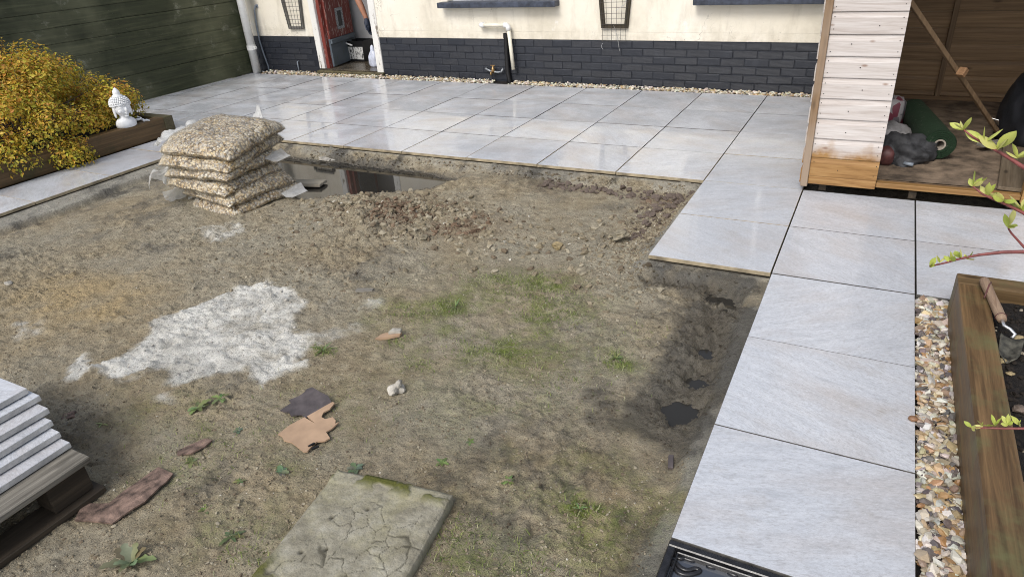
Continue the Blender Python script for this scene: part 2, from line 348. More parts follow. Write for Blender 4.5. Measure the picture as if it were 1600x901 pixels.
def mat_water():
    g = G('muddy_water'); o = g.obj(); n = g.noise(o, 6, 3)
    g.bs(col=(.026, .024, .020), rough=.03, spec=.5, ior=1.33, coat=.15, coatr=.02, nor=g.bump(n, .02, .004)); return g.m
M['water'] = mat_water()
M['card'] = mat_plain('cardboard', (.42, .285, .185), .8, var=.10, sc=14, bump=.15)
M['card_dark'] = mat_plain('wet_printed_card', (.095, .080, .080), .6, var=.22, sc=20, bump=.2)
M['card_brown'] = mat_plain('soaked_card', (.20, .135, .105), .75, var=.45, sc=30, bump=.7, bd=.006)
def mat_slab():
    g = G('old_concrete'); o = g.obj(); n = g.noise(o, 11, 6, .65); f = g.noise(o, 120, 4, .7)
    crk = g.attr('crk').outputs['Fac']; ms = g.attr('msk').outputs['Fac']
    col = g.ramp(n, [(.3, (.16, .145, .105)), (.5, (.27, .25, .19)), (.72, (.39, .37, .30))])
    col = g.mix(g.mr(g.noise(o, 5, 5, .7), .48, .66, 0, .4), col, (.30, .275, .14))
    col = g.mix(g.mr(f, .5, .7, 0, .4), col, (.10, .095, .07))
    col = g.mix(crk, col, (.05, .045, .03)); col = g.mix(ms, col, g.mix(f, (.03, .036, .008), (.15, .15, .03)))
    g.bs(col=col, rough=.85, spec=.3, nor=g.bump(g.math('ADD', n, f), .6, .005)); return g.m
M['slab'] = mat_slab()
M['pallet'] = mat_wood('pallet_wood', (.06, .052, .04), (.40, .37, .31), 1, 1.0, .75, rnd_amt=.1)
M['pallet_dark'] = mat_wood('pallet_shaded_wood', (.030, .022, .014), (.09, .068, .045), 1, 1.0, .75, knots=False)  # darker copy of the pallet wood with shade painted into its colour
M['drain'] = mat_plain('black_drain', (.018, .018, .02), .28, var=.3, sc=30, bump=.15, spec=.5)
def mat_shedboard():
    g = G('weathered_shed_board'); o = g.obj(); r = g.rnd(); w = g.n('NewGeometry').outputs['Position']
    off = g.n('CombineXYZ', {0: g.math('MULTIPLY', r, 31.0), 1: 0.0, 2: g.math('MULTIPLY', r, 5.0)}).outputs[0]
    gr = g.noise(g.vmul(o, (3.0, 40, 46), off), 1.0, 6, .62, .8); fine = g.noise(g.vmul(o, (5, 160, 190), off), 1.0, 4)
    grey = g.ramp(gr, [(.3, (.40, .345, .31)), (.5, (.53, .485, .455)), (.72, (.62, .585, .56))])
    grey = g.mix(g.mr(fine, .5, .75, 0, .35), grey, (.30, .25, .215))
    brown = g.ramp(gr, [(.3, (.17, .085, .028)), (.5, (.30, .165, .060)), (.72, (.38, .23, .095))])
    z = g.n('SeparateXYZ', {0: w}).outputs[2]; z = g.math('ADD', z, g.math('MULTIPLY', g.math('SUBTRACT', g.noise(w, 9, 4), .5), .22))
    col = g.mix(g.mr(z, .22, .30), brown, grey)
    kn = g.vor(g.vmul(o, (4.2, 10, 9), off), 1.0); col = g.mix(g.mr(kn, .03, .085, .75, 0), col, (.22, .13, .085))
    g.bs(col=col, rough=.6, spec=.3, nor=g.bump(g.math('ADD', gr, fine), .3, .002)); return g.m
M['shed_board'] = mat_shedboard()
M['shed_post'] = mat_wood('shed_corner_post', (.17, .095, .040), (.34, .22, .12), 2, 1.0, .6, grey=(.36, .28, .21), knots=True, rnd_amt=.05)
M['shed_in'] = mat_wood('shed_inside_board', (.22, .135, .068), (.47, .31, .17), 0, .8, .6)
M['shed_stud'] = mat_wood('shed_stud', (.15, .095, .052), (.30, .20, .115), 2, .9, .6)
M['shed_floor'] = mat_plain('shed_floor_dirt', (.19, .142, .10), .85, var=.4, sc=9, bump=.8, bd=.01)
M['shed_sill'] = mat_wood('shed_sill_wood', (.24, .125, .040), (.44, .26, .10), 0, 1.0, .5)
M['plank_y'] = mat_wood('loose_plank', (.12, .088, .055), (.25, .20, .14), 1, .9, .7)
M['plank_x'] = mat_wood('grey_offcut', (.17, .155, .13), (.33, .31, .27), 0, 1.2, .7)
M['nail'] = mat_plain('nail', (.03, .025, .022), .5, metal=.5)
M['steel'] = mat_plain('galvanised', (.62, .62, .62), .35, metal=.85, var=.1, sc=40)
def mat_turf():
    g = G('artificial_turf'); o = g.obj(); n = g.noise(o, 240, 3, .7); b = g.noise(o, 30, 3)
    g.bs(col=g.mix(g.mr(b, .62, .7, 0, .3), g.ramp(n, [(.3, (.004, .016, .006)), (.7, (.018, .062, .022))]), (.2, .2, .16)), rough=.7, nor=g.bump(n, 1.0, .012)); return g.m
M['turf'] = mat_turf()
M['turf_core'] = mat_plain('turf_core', (.34, .30, .25), .8)
M['cloth'] = mat_plain('dark_fabric', (.045, .046, .050), .7, var=.4, sc=18, bump=.5, bd=.006)
M['cloth_black'] = mat_plain('black_fabric', (.012, .013, .017), .65, var=.3, sc=12, bump=.3)
def mat_printbag():
    g = G('printed_sack'); o = g.obj(); n = g.vor(g.vmul(o, (1, 1, .55)), 26.0, out='Color'); h = g.n('SeparateColor', {0: n}).outputs[0]
    g.bs(col=g.ramp(h, [(0, (.34, .32, .32)), (.48, (.34, .32, .32)), (.52, (.17, .035, .055)), (.82, (.17, .035, .055)), (.86, (.14, .13, .14)), (1, (.26, .25, .25))]), rough=.45)
    g.p.inputs['Base Color'].links[0].from_node.color_ramp.interpolation = 'CONSTANT'; return g.m
M['print_bag'] = mat_printbag()
M['grey_bag'] = mat_plain('grey_sack', (.32, .31, .31), .5, var=.3, sc=10, bump=.5, bd=.01)
M['red'] = mat_plain('dull_red', (.12, .045, .042), .5, var=.3, sc=20)
M['handle'] = mat_wood('trowel_handle_wood', (.22, .14, .09), (.40, .29, .20), 1, 2.0, .55, knots=False)
M['blade'] = M['blade']
M['mud_steel'] = mat_plain('muddy_steel', (.10, .095, .075), .6, metal=.2, var=.4, sc=40, bump=.4, bd=.004)
M['twig'] = mat_plain('twig_red', (.22, .065, .060), .5, var=.2, sc=60)
M['stem'] = mat_plain('shrub_stem', (.10, .06, .035), .7, var=.2, sc=40)
M['tub'] = mat_plain('black_tub', (.012, .012, .013), .4)
def mat_splash():
    g = G('plaster_splash'); o = g.obj(); n = g.noise(g.vmul(o, (1, 1, .4)), 42, 5, .7)
    g.bs(col=g.mix(g.mr(n, .50, .58), (.62, .62, .60), (.05, .05, .05)), rough=.6); return g.m
M['splash'] = mat_splash()
M['white_sack'] = mat_plain('white_blue_sack', (.62, .66, .78), .4, var=.2, sc=16, bump=.4, bd=.01)
M['skin'] = mat_plain('skin', (.36, .17, .105), .5, var=.08, sc=14, bump=.1)
M['glove'] = mat_plain('blue_glove', (.020, .030, .055), .6, var=.3, sc=40)
M['shirt'] = mat_plain('dark_shirt', (.03, .03, .035), .8, var=.2)
M['trouser'] = mat_plain('work_trousers', (.06, .06, .065), .85, var=.2)
M['hair'] = mat_plain('dark_hair', (.03, .02, .014), .6, var=.3, sc=60)

# ------------------------------------------------------------------ mesh helpers
class MB:
    def __init__(s): s.v = []; s.f = []; s.mi = []; s.c = []
    def add(s, vs, fs, mi=0, col=None):
        b = len(s.v); s.v.extend([tuple(p) for p in vs]); s.f.extend([tuple(i+b for i in f) for f in fs]); s.mi.extend([mi]*len(fs))
        if col is not None: s.c.extend([(*col[:3], 1.0)]*len(vs))
        return s
    def box(s, x0, x1, y0, y1, z0, z1, mi=0):
        vs = [(x, y, z) for z in (z0, z1) for y in (y0, y1) for x in (x0, x1)]
        return s.add(vs, [(0, 2, 3, 1), (4, 5, 7, 6), (0, 1, 5, 4), (2, 6, 7, 3), (0, 4, 6, 2), (1, 3, 7, 5)], mi)
    def obox(s, c, sz, rot, mi=0):
        R_ = Matrix.Rotation(rot, 3, 'Z') if not isinstance(rot, Matrix) else rot
        vs = [Vector(c)+R_ @ Vector((x*sz[0]/2, y*sz[1]/2, z*sz[2]/2)) for z in (-1, 1) for y in (-1, 1) for x in (-1, 1)]
        return s.add(vs, [(0, 2, 3, 1), (4, 5, 7, 6), (0, 1, 5, 4), (2, 6, 7, 3), (0, 4, 6, 2), (1, 3, 7, 5)], mi)
    def tube(s, path, r, n=10, cap=True, mi=0, col=None):
        path = [Vector(p) for p in path]; rs = r if hasattr(r, '__len__') else [r]*len(path); vs = []; fs = []
        pn = None
        for i, p in enumerate(path):
            t = (path[min(i+1, len(path)-1)]-path[max(i-1, 0)]).normalized()
            if pn is None: a = t.orthogonal().normalized()
            else: a = (pn - t*pn.dot(t)).normalized()
            pn = a; b = t.cross(a)
            for k in range(n): vs.append(p+(a*math.cos(2*PI*k/n)+b*math.sin(2*PI*k/n))*rs[i])
        for i in range(len(path)-1):
            for k in range(n): fs.append((i*n+k, i*n+(k+1) % n, (i+1)*n+(k+1) % n, (i+1)*n+k))
        if cap: fs.append(tuple(reversed(range(n)))); fs.append(tuple(range((len(path)-1)*n, len(path)*n)))
        return s.add(vs, fs, mi, col)
    def prism(s, poly, z0, z1, mi=0):
        n = len(poly); vs = [(x, y, z0) for x, y in poly]+[(x, y, z1) for x, y in poly]
        fs = [tuple(reversed(range(n))), tuple(range(n, 2*n))]+[(i, (i+1) % n, n+(i+1) % n, n+i) for i in range(n)]
        return s.add(vs, fs, mi)
    def lathe(s, prof, n=24, c=(0, 0, 0), sc=(1, 1), mi=0):
        vs = []; fs = []
        for r, z in prof:
            for k in range(n): vs.append((c[0]+r*sc[0]*math.cos(2*PI*k/n), c[1]+r*sc[1]*math.sin(2*PI*k/n), c[2]+z))
        for i in range(len(prof)-1):
            for k in range(n): fs.append((i*n+k, i*n+(k+1) % n, (i+1)*n+(k+1) % n, (i+1)*n+k))
        fs.append(tuple(reversed(range(n)))); fs.append(tuple(range((len(prof)-1)*n, len(prof)*n)))
        return s.add(vs, fs, mi)
    def stone(s, c, sz, rot, tmpl, seed, rough=.25, col=None, mi=0):
        V_, F_ = tmpl; R_ = rot.to_matrix() if hasattr(rot, 'to_matrix') else rot; out = []
        rs = random.Random(seed); o = Vector((rs.uniform(-9, 9), rs.uniform(-9, 9), rs.uniform(-9, 9)))
        for p in V_:
            k = 1+rough*mnoise.noise(p*1.3+o); out.append(Vector(c)+R_ @ Vector((p.x*sz[0]*k, p.y*sz[1]*k, p.z*sz[2]*k)))
        return s.add(out, F_, mi, col)
    def mesh(s, name, mats, smooth=False, bevel=0, seg=1):
        me = bpy.data.meshes.new(name); me.from_pydata([tuple(p) for p in s.v], [], s.f)
        for m_ in (mats if isinstance(mats, (list, tuple)) else [mats]): me.materials.append(m_)
        if any(s.mi): me.polygons.foreach_set('material_index', s.mi)
        if s.c and len(s.c) == len(s.v):
            a = me.attributes.new('Col', 'FLOAT_COLOR', 'POINT'); a.data.foreach_set('color', np.array(s.c, 'f').ravel())
        if bevel:
            bm = bmesh.new(); bm.from_mesh(me)
            bmesh.ops.bevel(bm, geom=list(bm.edges), offset=bevel, segments=seg, affect='EDGES', profile=.6, clamp_overlap=True)
            bm.to_mesh(me); bm.free()
        if smooth: me.polygons.foreach_set('use_smooth', [True]*len(me.polygons))
        me.update(); return me
    def build(s, name, mats, parent=None, smooth=False, bevel=0, seg=1, loc=None, rot=None):
        return place(s.mesh(name, mats, smooth, bevel, seg), name, parent, loc, rot)
def place(me, name, parent=None, loc=None, rot=None):
    o = bpy.data.objects.new(name, me); COL.objects.link(o); o.parent = parent
    if loc is not None: o.location = loc
    if rot is not None: o.rotation_euler = (0, 0, rot) if not hasattr(rot, '__len__') else rot
    return o
def tag(o, label=None, cat=None, group=None, kind=None):
    for k, v in (('label', label), ('category', cat), ('group', group), ('kind', kind)):
        if v: o[k] = v
    return o
def thing(name, label, cat, loc=(0, 0, 0), rot=0, group=None):
    o = bpy.data.objects.new(name, None); COL.objects.link(o); o.location = loc; o.empty_display_size = .1
    o.rotation_euler = (0, 0, rot) if not hasattr(rot, '__len__') else rot
    return tag(o, label, cat, group)
def ico(sub):
    bm = bmesh.new(); bmesh.ops.create_icosphere(bm, subdivisions=sub, radius=1)
    r = ([v.co.copy() for v in bm.verts], [tuple(v.index for v in f.verts) for f in bm.faces]); bm.free(); return r
ICO1, ICO2, ICO3 = ico(1), ico(2), ico(3)
def rrot(rs): return Matrix.Rotation(rs.uniform(0, 6.28), 3, 'Z') @ Matrix.Rotation(rs.uniform(-.6, .6), 3, 'X') @ Matrix.Rotation(rs.uniform(-.6, .6), 3, 'Y')

# ================================================================== GROUND
PIT = [(-5.585, 0), (-1.21, 0), (-1.21, -1.21), (-.605, -1.21), (-.605, -7), (-5.585, -7)]
def pxpoly(pts, z=-.06, sc=1, ox=0, oy=0): return [tuple(onz(ox+a/sc, oy+b/sc, z)[:2]) for a, b in pts]
CEM = pxpoly([(100, 530), (180, 440), (240, 470), (340, 440), (460, 360), (480, 300), (560, 250), (720, 190), (860, 130), (980, 95), (1040, 130), (1130, 165),
              (1190, 200), (1130, 250), (1100, 310), (1140, 380), (1120, 440), (1170, 465), (1080, 500), (960, 550), (900, 490), (760, 520), (620, 550),
              (540, 565), (560, 520), (560, 480), (480, 490), (330, 540), (260, 510), (180, 530), (120, 545)], -.06, 2.7586, 60, 400)
CEMX = [pxpoly(p, -.06, 2.7586, 60, 400) for p in ([(1190, 225), (1290, 150), (1330, 150), (1230, 235)], [(1130, 330), (1370, 290), (1380, 310), (1200, 380), (1130, 400)],
        [(1340, 215), (1470, 180), (1480, 200), (1360, 235)], [(320, 545), (480, 500), (460, 530), (350, 560)])]
CEMX += [pxpoly(p) for p in ([(310, 355), (375, 345), (385, 358), (330, 375)], [(20, 505), (60, 500), (70, 520), (25, 530)], [(240, 620), (270, 616), (272, 628), (246, 632)])]
def blob(x, y, px, py, rx, ry, z=-.06):
    c = onz(px, py, z); return np.exp(-(((x-c[0])/rx)**2+((y-c[1])/ry)**2))
def terrain(x, y):
    x = np.asarray(x, float); y = np.asarray(y, float)
    sd = poly_sd(x, y, PIT); d = -sd                                           # d>0 inside the pit
    dl = x+5.585; dfar = np.where(x < -1.21, -y, 9.0)
    f1 = fbm(x, y, 1.1, 3, 1); f2 = fbm(x, y, 5, 4, 2); f3 = fbm(x, y, 22, 4, 3); f4 = fbm(x, y, 60, 3, 4)
    mound = np.exp(-(((x+2.95)/.62)**2+((y+1.06)/.26)**2))*.045 + blob(x, y, 700, 330, .45, .2)*.02
    rough = .55+1.3*np.exp(-(((x+2.8)/.7)**2+((y+1.05)/.30)**2)) + .9*blob(x, y, 1000, 390, .45, .45) + .6*blob(x, y, 520, 400, .5, .3)
    crack = np.abs(fbm(x, y*1.6, 4.5, 3, 9)); crev = -ss(.05, 0, crack)*.010*ss(-.1, .3, f1+f2)
    lum = np.maximum(fbm(x, y, 11, 3, 6), 0)**1.5
    rough = rough*.95*(.30+.9*ss(-.35, .45, fbm(x, y, 1.7, 3, 92)))
    ru, rv = x*.88+y*.48, -x*.48+y*.88
    rut = (1-np.abs(fbm(ru*.45, rv, 7, 4, 93)))**3; rid = (1-np.abs(fbm(x, y, 13, 3, 94)))**4
    clus = ss(.02, .38, fbm(x, y, 2.1, 4, 95))+.8*blob(x, y, 330, 520, .5, .3)*0
    lumpy = clus*(.020*np.maximum(fbm(x, y, 17, 3, 96), -.1)+.016*(1-np.abs(fbm(x, y, 24, 2, 97)))**5-.004)
    h = lumpy-.080+.016*f1+.016*f2*rough+.016*f3*rough+.009*f4*rough+.022*lum*rough+.012*rut*rough+.010*rid*rough+mound+crev
    h = h+.02*ss(-2.2, -3.4, y)*ss(-.9, -1.6, x)                                 # rises a little towards the near side
    # far puddle hollow
    pd = poly_sd(x, y, [(-4.75, -.16), (-3.6, -.13), (-2.95, -.2), (-3.05, -.45), (-3.4, -.72), (-3.9, -.92), (-4.5, -.95)])+.05*f2
    h = h-.075*ss(.10, -.14, pd)
    # hollows along the right-hand tile edges
    tr = np.minimum(seg_d(x, y, -1.12, -1.30, -.80, -1.285), np.minimum(seg_d(x, y, -.79, -1.30, -.74, -1.9), seg_d(x, y, -.75, -1.95, -.76, -2.34)))+.035*f2
    h = h-.030*ss(.12, 0, tr)+.024*f3*ss(.22, .05, tr)+.012*f4*ss(.2, .05, tr)
    for px, py, rx, ry, a in ((1130, 465, .10, .05, .028), (1105, 545, .05, .07, .03), (1098, 592, .055, .06, .03), (1063, 640, .07, .075, .038), (1048, 722, .025, .05, .025),
                              (965, 368, .09, .07, .02), (805, 375, .10, .05, .02), (1018, 485, .09, .05, .015)):
        h = h-a*blob(x, y, px, py, rx, ry, -.08)
    for px, py, rx, ry, a in ((965, 372, .045, .04, .035), (1100, 610, .06, .05, .018), (1125, 560, .05, .07, .02), (1060, 555, .07, .05, .02), (1115, 440, .06, .02, .02)):
        h = h+a*blob(x, y, px, py, rx, ry, -.07)*(1+.5*f3)
    # mortar bed ledges beneath the slab edges
    wl = .17+.07*fbm(x, y, 3, 3, 21); ml = ss(wl+.022, wl-.008, dl)*(dl > -.1)*(y < .0)
    wf = .055+.05*fbm(x*1.0, y, 5, 3, 22); mf = ss(wf+.07, wf-.01, dfar)
    wr = .05+.035*fbm(x, y, 4, 3, 23); mrg = ss(wr+.05, wr-.01, d)
    led = -.032+.006*f2+.004*f3+.003*f4-.02*np.clip(dl, 0, .25)
    h = h*(1-ml)+led*ml
    lf = -.034+.016*f2+.022*f3+.012*f4-.30*np.clip(dfar, 0, .12); h = h*(1-mf)+np.maximum(lf, -.075)*mf
    lr = -.030+.006*f2+.003*f3-.25*np.clip(d, 0, .12); kr = mrg*(1-mf)*(1-ml); h = h*(1-kr)+np.maximum(lr, -.08)*kr
    h = np.where(sd > -.004, -.030, np.minimum(h, .06))
    A = {}
    A['mortar'] = np.clip(ml*.95+mf*.7*ss(-.2, .3, f2+.2)+kr*ss(-.3, .2, f2)*.95, 0, 1)*(sd < .3)
    A['mortar'] = np.where(sd > -.004, .8, A['mortar'])
    nn = .05*fbm(x, y, 7, 5, 31, .6); nf = fbm(x, y, 16, 5, 33, .62)
    cs = poly_sd(x, y, CEM)+nn; cem = ss(.018, -.03, cs+.025*nf)*np.clip(1.22+.6*nf-.55*blob(x, y, 390, 515, .22, .16)-.5*blob(x, y, 450, 470, .12, .08)-.35*blob(x, y, 410, 555, .1, .06), 0, 1)
    for P in CEMX: cem = np.maximum(cem, ss(.03, -.03, poly_sd(x, y, P)+nn*1.2)*np.clip(.5+1.0*nf, 0, 1)*.85)
    A['cem'] = cem
    h = h+cem*(.003+.014*np.maximum(nf-.05, 0)+.005*f3)
    m = 0
    for px, py, rx, ry, a in ((830, 450, .26, .20, 1.1), (705, 475, .14, .12, .9), (640, 480, .12, .1, .5), (765, 540, .30, .16, .75), (960, 560, .11, .09, .95), (880, 500, .2, .2, .6), (310, 635, .13, .07, .7), (600, 490, .10, .10, .5),
                              (840, 850, .30, .2, .4), (700, 850, .16, .14, .4), (540, 640, .3, .3, .25), (800, 650, .35, .2, .35), (300, 720, .2, .2, .4), (960, 760, .3, .25, .25), (240, 640, .2, .15, .3), (440, 735, .08, .05, .8),
                              (905, 790, .12, .1, .6), (750, 480, .5, .4, .25), (690, 330, .2, .1, .12), (1000, 820, .2, .2, .3), (370, 830, .15, .15, .5)):
        m = m+a*blob(x, y, px, py, rx, ry)
    A['moss'] = np.clip(m*np.clip(.45+1.5*fbm(x, y, 9, 4, 41, .65), 0, 1.3), 0, 1)
    wetraw = (ss(-.095, -.108, h)*.6+ss(.22, .0, tr)*1.15*(.85+.7*f2)+.75*ss(.12, -.02, pd)+.62*ss(-.05, .35, fbm(x, y, 1.5, 5, 91, .6))*ss(-1.0, .2, f2)+.32*blob(x, y, 880, 690, .45, .3)+.25*blob(x, y, 620, 720, .5, .25)+.5*ss(.25, .0, np.abs(x+.74)+.05*f1)*ss(-1.15, -1.3, y)*ss(-2.75, -2.4, y)*(.75+.8*f2)+.30*blob(x, y, 980, 620, .25, .22)*(.6+f2)+.5*blob(x, y, 1010, 375, .35, .35)*(.5+f2)
                       +.6*ss(.10, .02, np.abs(dl-wl-.07))*(.5+f2)+.35*blob(x, y, 830, 720, .4, .2)*(.6+f3)+.55*blob(x, y, 95, 700, .35, .2))  # adds a darker line below the left ledge and darker ground beside the pallet
    jn = np.abs(((x/TU+.5) % 1)-.5)*TU
    wetraw = wetraw+.8*np.exp(-(jn/.045)**2)*ss(.16, .03, dfar)
    wetraw = wetraw-.6*np.clip(blob(x, y, 150, 460, .7, .35)+blob(x, y, 60, 500, .4, .3), 0, 1)
    A['wet'] = np.clip(ss(.12, 1.05, wetraw*.95+.26*f3+.20*f4+.10*f2), 0, 1)*(1-.85*np.clip(cem*1.3, 0, 1))
    A['sand'] = np.clip((1.0*blob(x, y, 150, 460, .55, .28)+.7*blob(x, y, 60, 500, .4, .3)+.5*blob(x, y, 240, 620, .35, .2)+.45*blob(x, y, 1000, 800, .35, .4)+.35*blob(x, y, 480, 740, .6, .3))*(.7+.9*f2), 0, 1)
    A['red'] = np.clip((.9*np.exp(-(((x+2.78)/.5)**2+((y+1.05)/.22)**2))+.3*blob(x, y, 560, 410, .3, .15)+.5*blob(x, y, 1040, 330, .18, .45)+.5*blob(x, y, 800, 400, .2, .1)+.55*blob(x, y, 950, 300, .55, .10))*(.4+1.4*fbm(x, y, 6, 4, 52)), 0, 1)
    for k_ in ('wet',): A[k_] = np.where(sd > .004, 1.0, A[k_])  # under the tiles this only darkens the ground seen in the joints
    A['mortar'] = np.where(sd > .004, 0.0, A['mortar'])
    return h, A
def TH(x, y): return float(terrain(np.array([x]), np.array([y]))[0][0])

def make_ground():
    st = .0085
    xs = np.concatenate([[-60, -20, -10, -7, -6.0], np.arange(-5.62, -.58, st), [-.5, -.2, .5, 3, 10, 30, 60]])
    ys = np.concatenate([[-60, -20, -8, -5.4], np.arange(-4.75, -3.9, .05), np.arange(-3.9, .03, st), [.2, .6, 2, 3.5, 10, 30, 60]])
    X, Y = np.meshgrid(xs, ys); H, A = terrain(X.ravel(), Y.ravel()); nx, ny = len(xs), len(ys)
    V = np.stack([X.ravel(), Y.ravel(), H], 1)
    V[:, 2] = np.where((np.abs(X.ravel()+3) > 6) | (Y.ravel() < -5), -.12, V[:, 2])
    i = np.arange(nx*ny).reshape(ny, nx); F = np.stack([i[:-1, :-1].ravel(), i[:-1, 1:].ravel(), i[1:, 1:].ravel(), i[1:, :-1].ravel()], 1)
    me = bpy.data.meshes.new('ground'); me.vertices.add(len(V)); me.vertices.foreach_set('co', V.ravel())
    me.loops.add(F.size); me.loops.foreach_set('vertex_index', F.ravel().astype('i'))
    me.polygons.add(len(F)); me.polygons.foreach_set('loop_start', np.arange(0, F.size, 4, dtype='i')); me.polygons.foreach_set('loop_total', np.full(len(F), 4, 'i'))
    me.update(calc_edges=True); me.polygons.foreach_set('use_smooth', [True]*len(F)); me.materials.append(M['soil'])
    for k, a in A.items():
        at = me.attributes.new(k, 'FLOAT', 'POINT'); at.data.foreach_set('value', np.broadcast_to(a, len(V)).astype('f'))
    o = bpy.data.objects.new('ground', me); COL.objects.link(o); tag(o, kind='structure')
make_ground()

# puddles
def puddle(name, poly, z):
    m = MB(); n = len(poly); m.add([(x, y, z) for x, y in poly], [tuple(range(n))]); o = m.build(name, M['water']); tag(o, kind='structure')
puddle('puddle', [(-4.9, -.10), (-3.0, -.10), (-2.95, -.45), (-3.4, -.95), (-4.6, -1.1)], -.108)
puddle('puddle', [(-1.2, -1.22), (-.62, -1.22), (-.62, -2.5), (-.98, -2.5), (-.98, -1.5), (-1.2, -1.45)], -.1125)

# ================================================================== PATIO TILES
patio = bpy.data.objects.new('patio', None); COL.objects.link(patio); tag(patio, kind='structure')
def tile_mesh(poly, name='tile', edge='tile_joint'):
    m = MB(); n = len(poly); cx = sum(p[0] for p in poly)/n; cy = sum(p[1] for p in poly)/n
    b = .0011; ins = [(x-b*(1 if x > cx else -1), y-b*(1 if y > cy else -1)) for x, y in poly]
    vs = [(x, y, -.02) for x, y in poly]+[(x, y, -b) for x, y in poly]+[(x, y, 0) for x, y in ins]
    m.add(vs, [tuple(reversed(range(n)))], 1); m.add([], [])
    bse = 0
    m.f.append(tuple(range(2*n, 3*n))); m.mi.append(0)
    for i in range(n):
        j = (i+1) % n; m.f.append((i, j, n+j, n+i)); m.mi.append(1); m.f.append((n+i, n+j, 2*n+j, 2*n+i)); m.mi.append(1)
    return m.mesh(name, [M['tile'], M[edge]])
JX, JY = .0065, .0046                        # joint widths
FULL = tile_mesh([(-TU/2+JX/2, -TU/2+JY/2), (TU/2-JX/2, -TU/2+JY/2), (TU/2-JX/2, TU/2-JY/2), (-TU/2+JX/2, TU/2-JY/2)])
FULL_P = FULL.copy(); FULL_P.materials[1] = M['tile_edge']
trs = random.Random(4)
def tile(x0, x1, y0, y1, y1b=None):
    z = trs.uniform(-.0012, .0012)
    full = abs(x1-x0-TU) < 1e-6 and abs(y1-y0-TU) < 1e-6 and y1b is None
    cx, cy = (x0+x1)/2, (y0+y1)/2
    pit = abs(y0) < 1e-6 or abs(x0+2*TU) < 1e-6 or abs(x1+5.585) < 1e-6
    if full: me = FULL_P if pit else FULL
    else:
        yb = y1 if y1b is None else y1b
        me = tile_mesh([(x0-cx+JX/2, y0-cy+JY/2), (x1-cx-JX/2, y0-cy+JY/2), (x1-cx-JX/2, yb-cy-JY/2), (x0-cx+JX/2, y1-cy-JY/2)])
    o = place(me, 'tile', patio, (cx, cy, z))
    o.rotation_euler = (trs.uniform(-.0012, .0012), trs.uniform(-.0012, .0012), 0)
FX = -8.0                                    # fence face
def yedge(x): return 2.49+(-x-.9)*.0125
for c in range(-14, -1):
    x0, x1 = max(c*TU, FX), (c+1)*TU
    for r_ in range(3): tile(x0, x1, r_*TU, (r_+1)*TU)
    tile(x0, x1, 3*TU, yedge(x0), yedge(x1))
for r_ in range(-2, 0): tile(-2*TU, -TU, r_*TU, (r_+1)*TU)
for r_ in range(-2, 1):
    if r_ < 0:
        tile(0, TU, r_*TU, (r_+1)*TU); tile(TU, 2*TU, r_*TU, (r_+1)*TU)
for r_ in range(-4, 0): tile(-TU, 0, r_*TU, (r_+1)*TU)
tile(-TU, 0, -2.955, -4*TU)
tile(-TU, 0, -4.165, -3.56)
XL0, XL1 = -5.585-TU, -5.585
for r_ in range(-7, 0): tile(XL0, XL1, r_*TU, (r_+1)*TU)

# ================================================================== HOUSE
HROT = -math.atan(.18/7.1); HY = 2.617
def wallw(lx, ly=0, z=0): return (lx*math.cos(HROT)-ly*math.sin(HROT), HY+lx*math.sin(HROT)+ly*math.cos(HROT), z)
house = thing('house', 'cream rendered house wall with black painted brick base, windows and red door', 'house', (0, HY, 0), HROT)
DX0, DX1, DZ = -6.93, -5.86, 2.06            # door opening incl. frame
W1, W2 = (-4.80, -3.47), (-1.90, -.55); WZ0, WZ1 = .84, 1.85; HT = 2.35
XA, XB = -8.6, 1.6
w = MB(); T = .24
def wb(x0, x1, z0, z1): w.box(x0, x1, 0, T, z0, z1)
ZP = .452
wb(XA, DX0, ZP, HT); wb(DX0, DX1, DZ, HT); wb(DX1, W1[0], ZP, HT)
wb(W1[0], W1[1], ZP, WZ0); wb(W1[0], W1[1], WZ1, HT); wb(W1[1], W2[0], ZP, HT); wb(W2[0], W2[1], ZP, WZ0); wb(W2[0], W2[1], WZ1, HT); wb(W2[1], XB, ZP, HT)
w.build('wall', M['render'], house)
pl = MB(); pl.box(XA, DX0-.003, .0015, T, -.15, ZP-.001); pl.box(DX1+.003, XB, .0015, T, -.15, ZP-.001); pl = pl.build('plinth', M['brick_back'], house)
bm_ = []
for k in range(6):
    b = MB(); rs = random.Random(k); b.box(-.110, .110, -.012, .012, -.0352, .0352); me = b.mesh('brick', M['brick'], bevel=.0075, seg=2); bm_.append(me)
hb = MB(); hb.box(-.052, .052, -.012, .012, -.0335, .0335); hb = hb.mesh('brick', M['brick'], bevel=.005, seg=2)
rs = random.Random(8)
for row in range(6):
    z = .0375+row*.075
    for a, b_ in ((-8.25, DX0-.004), (DX1+.004, -.45)):
        x = a-(.1125 if row % 2 else 0)
        while x < b_-.02:
            x1 = min(x+.217, b_)
            x0 = max(x, a)
            if x1-x0 > .19: me = rs.choice(bm_)
            elif x1-x0 > .085: me = hb; x0 = x1-.104 if x1 == b_ else x0
            else: x += .225; continue
            cx = x0+.1085 if me is not hb else x0+.052
            if me is not hb and x1 == b_: cx = b_-.1085
            o = place(me, 'brick', pl, (cx, .008+rs.uniform(-.003, .0035), z+rs.uniform(-.002, .002)), (0, rs.uniform(-.006, .006), rs.uniform(-.008, .008)))
            x += .225
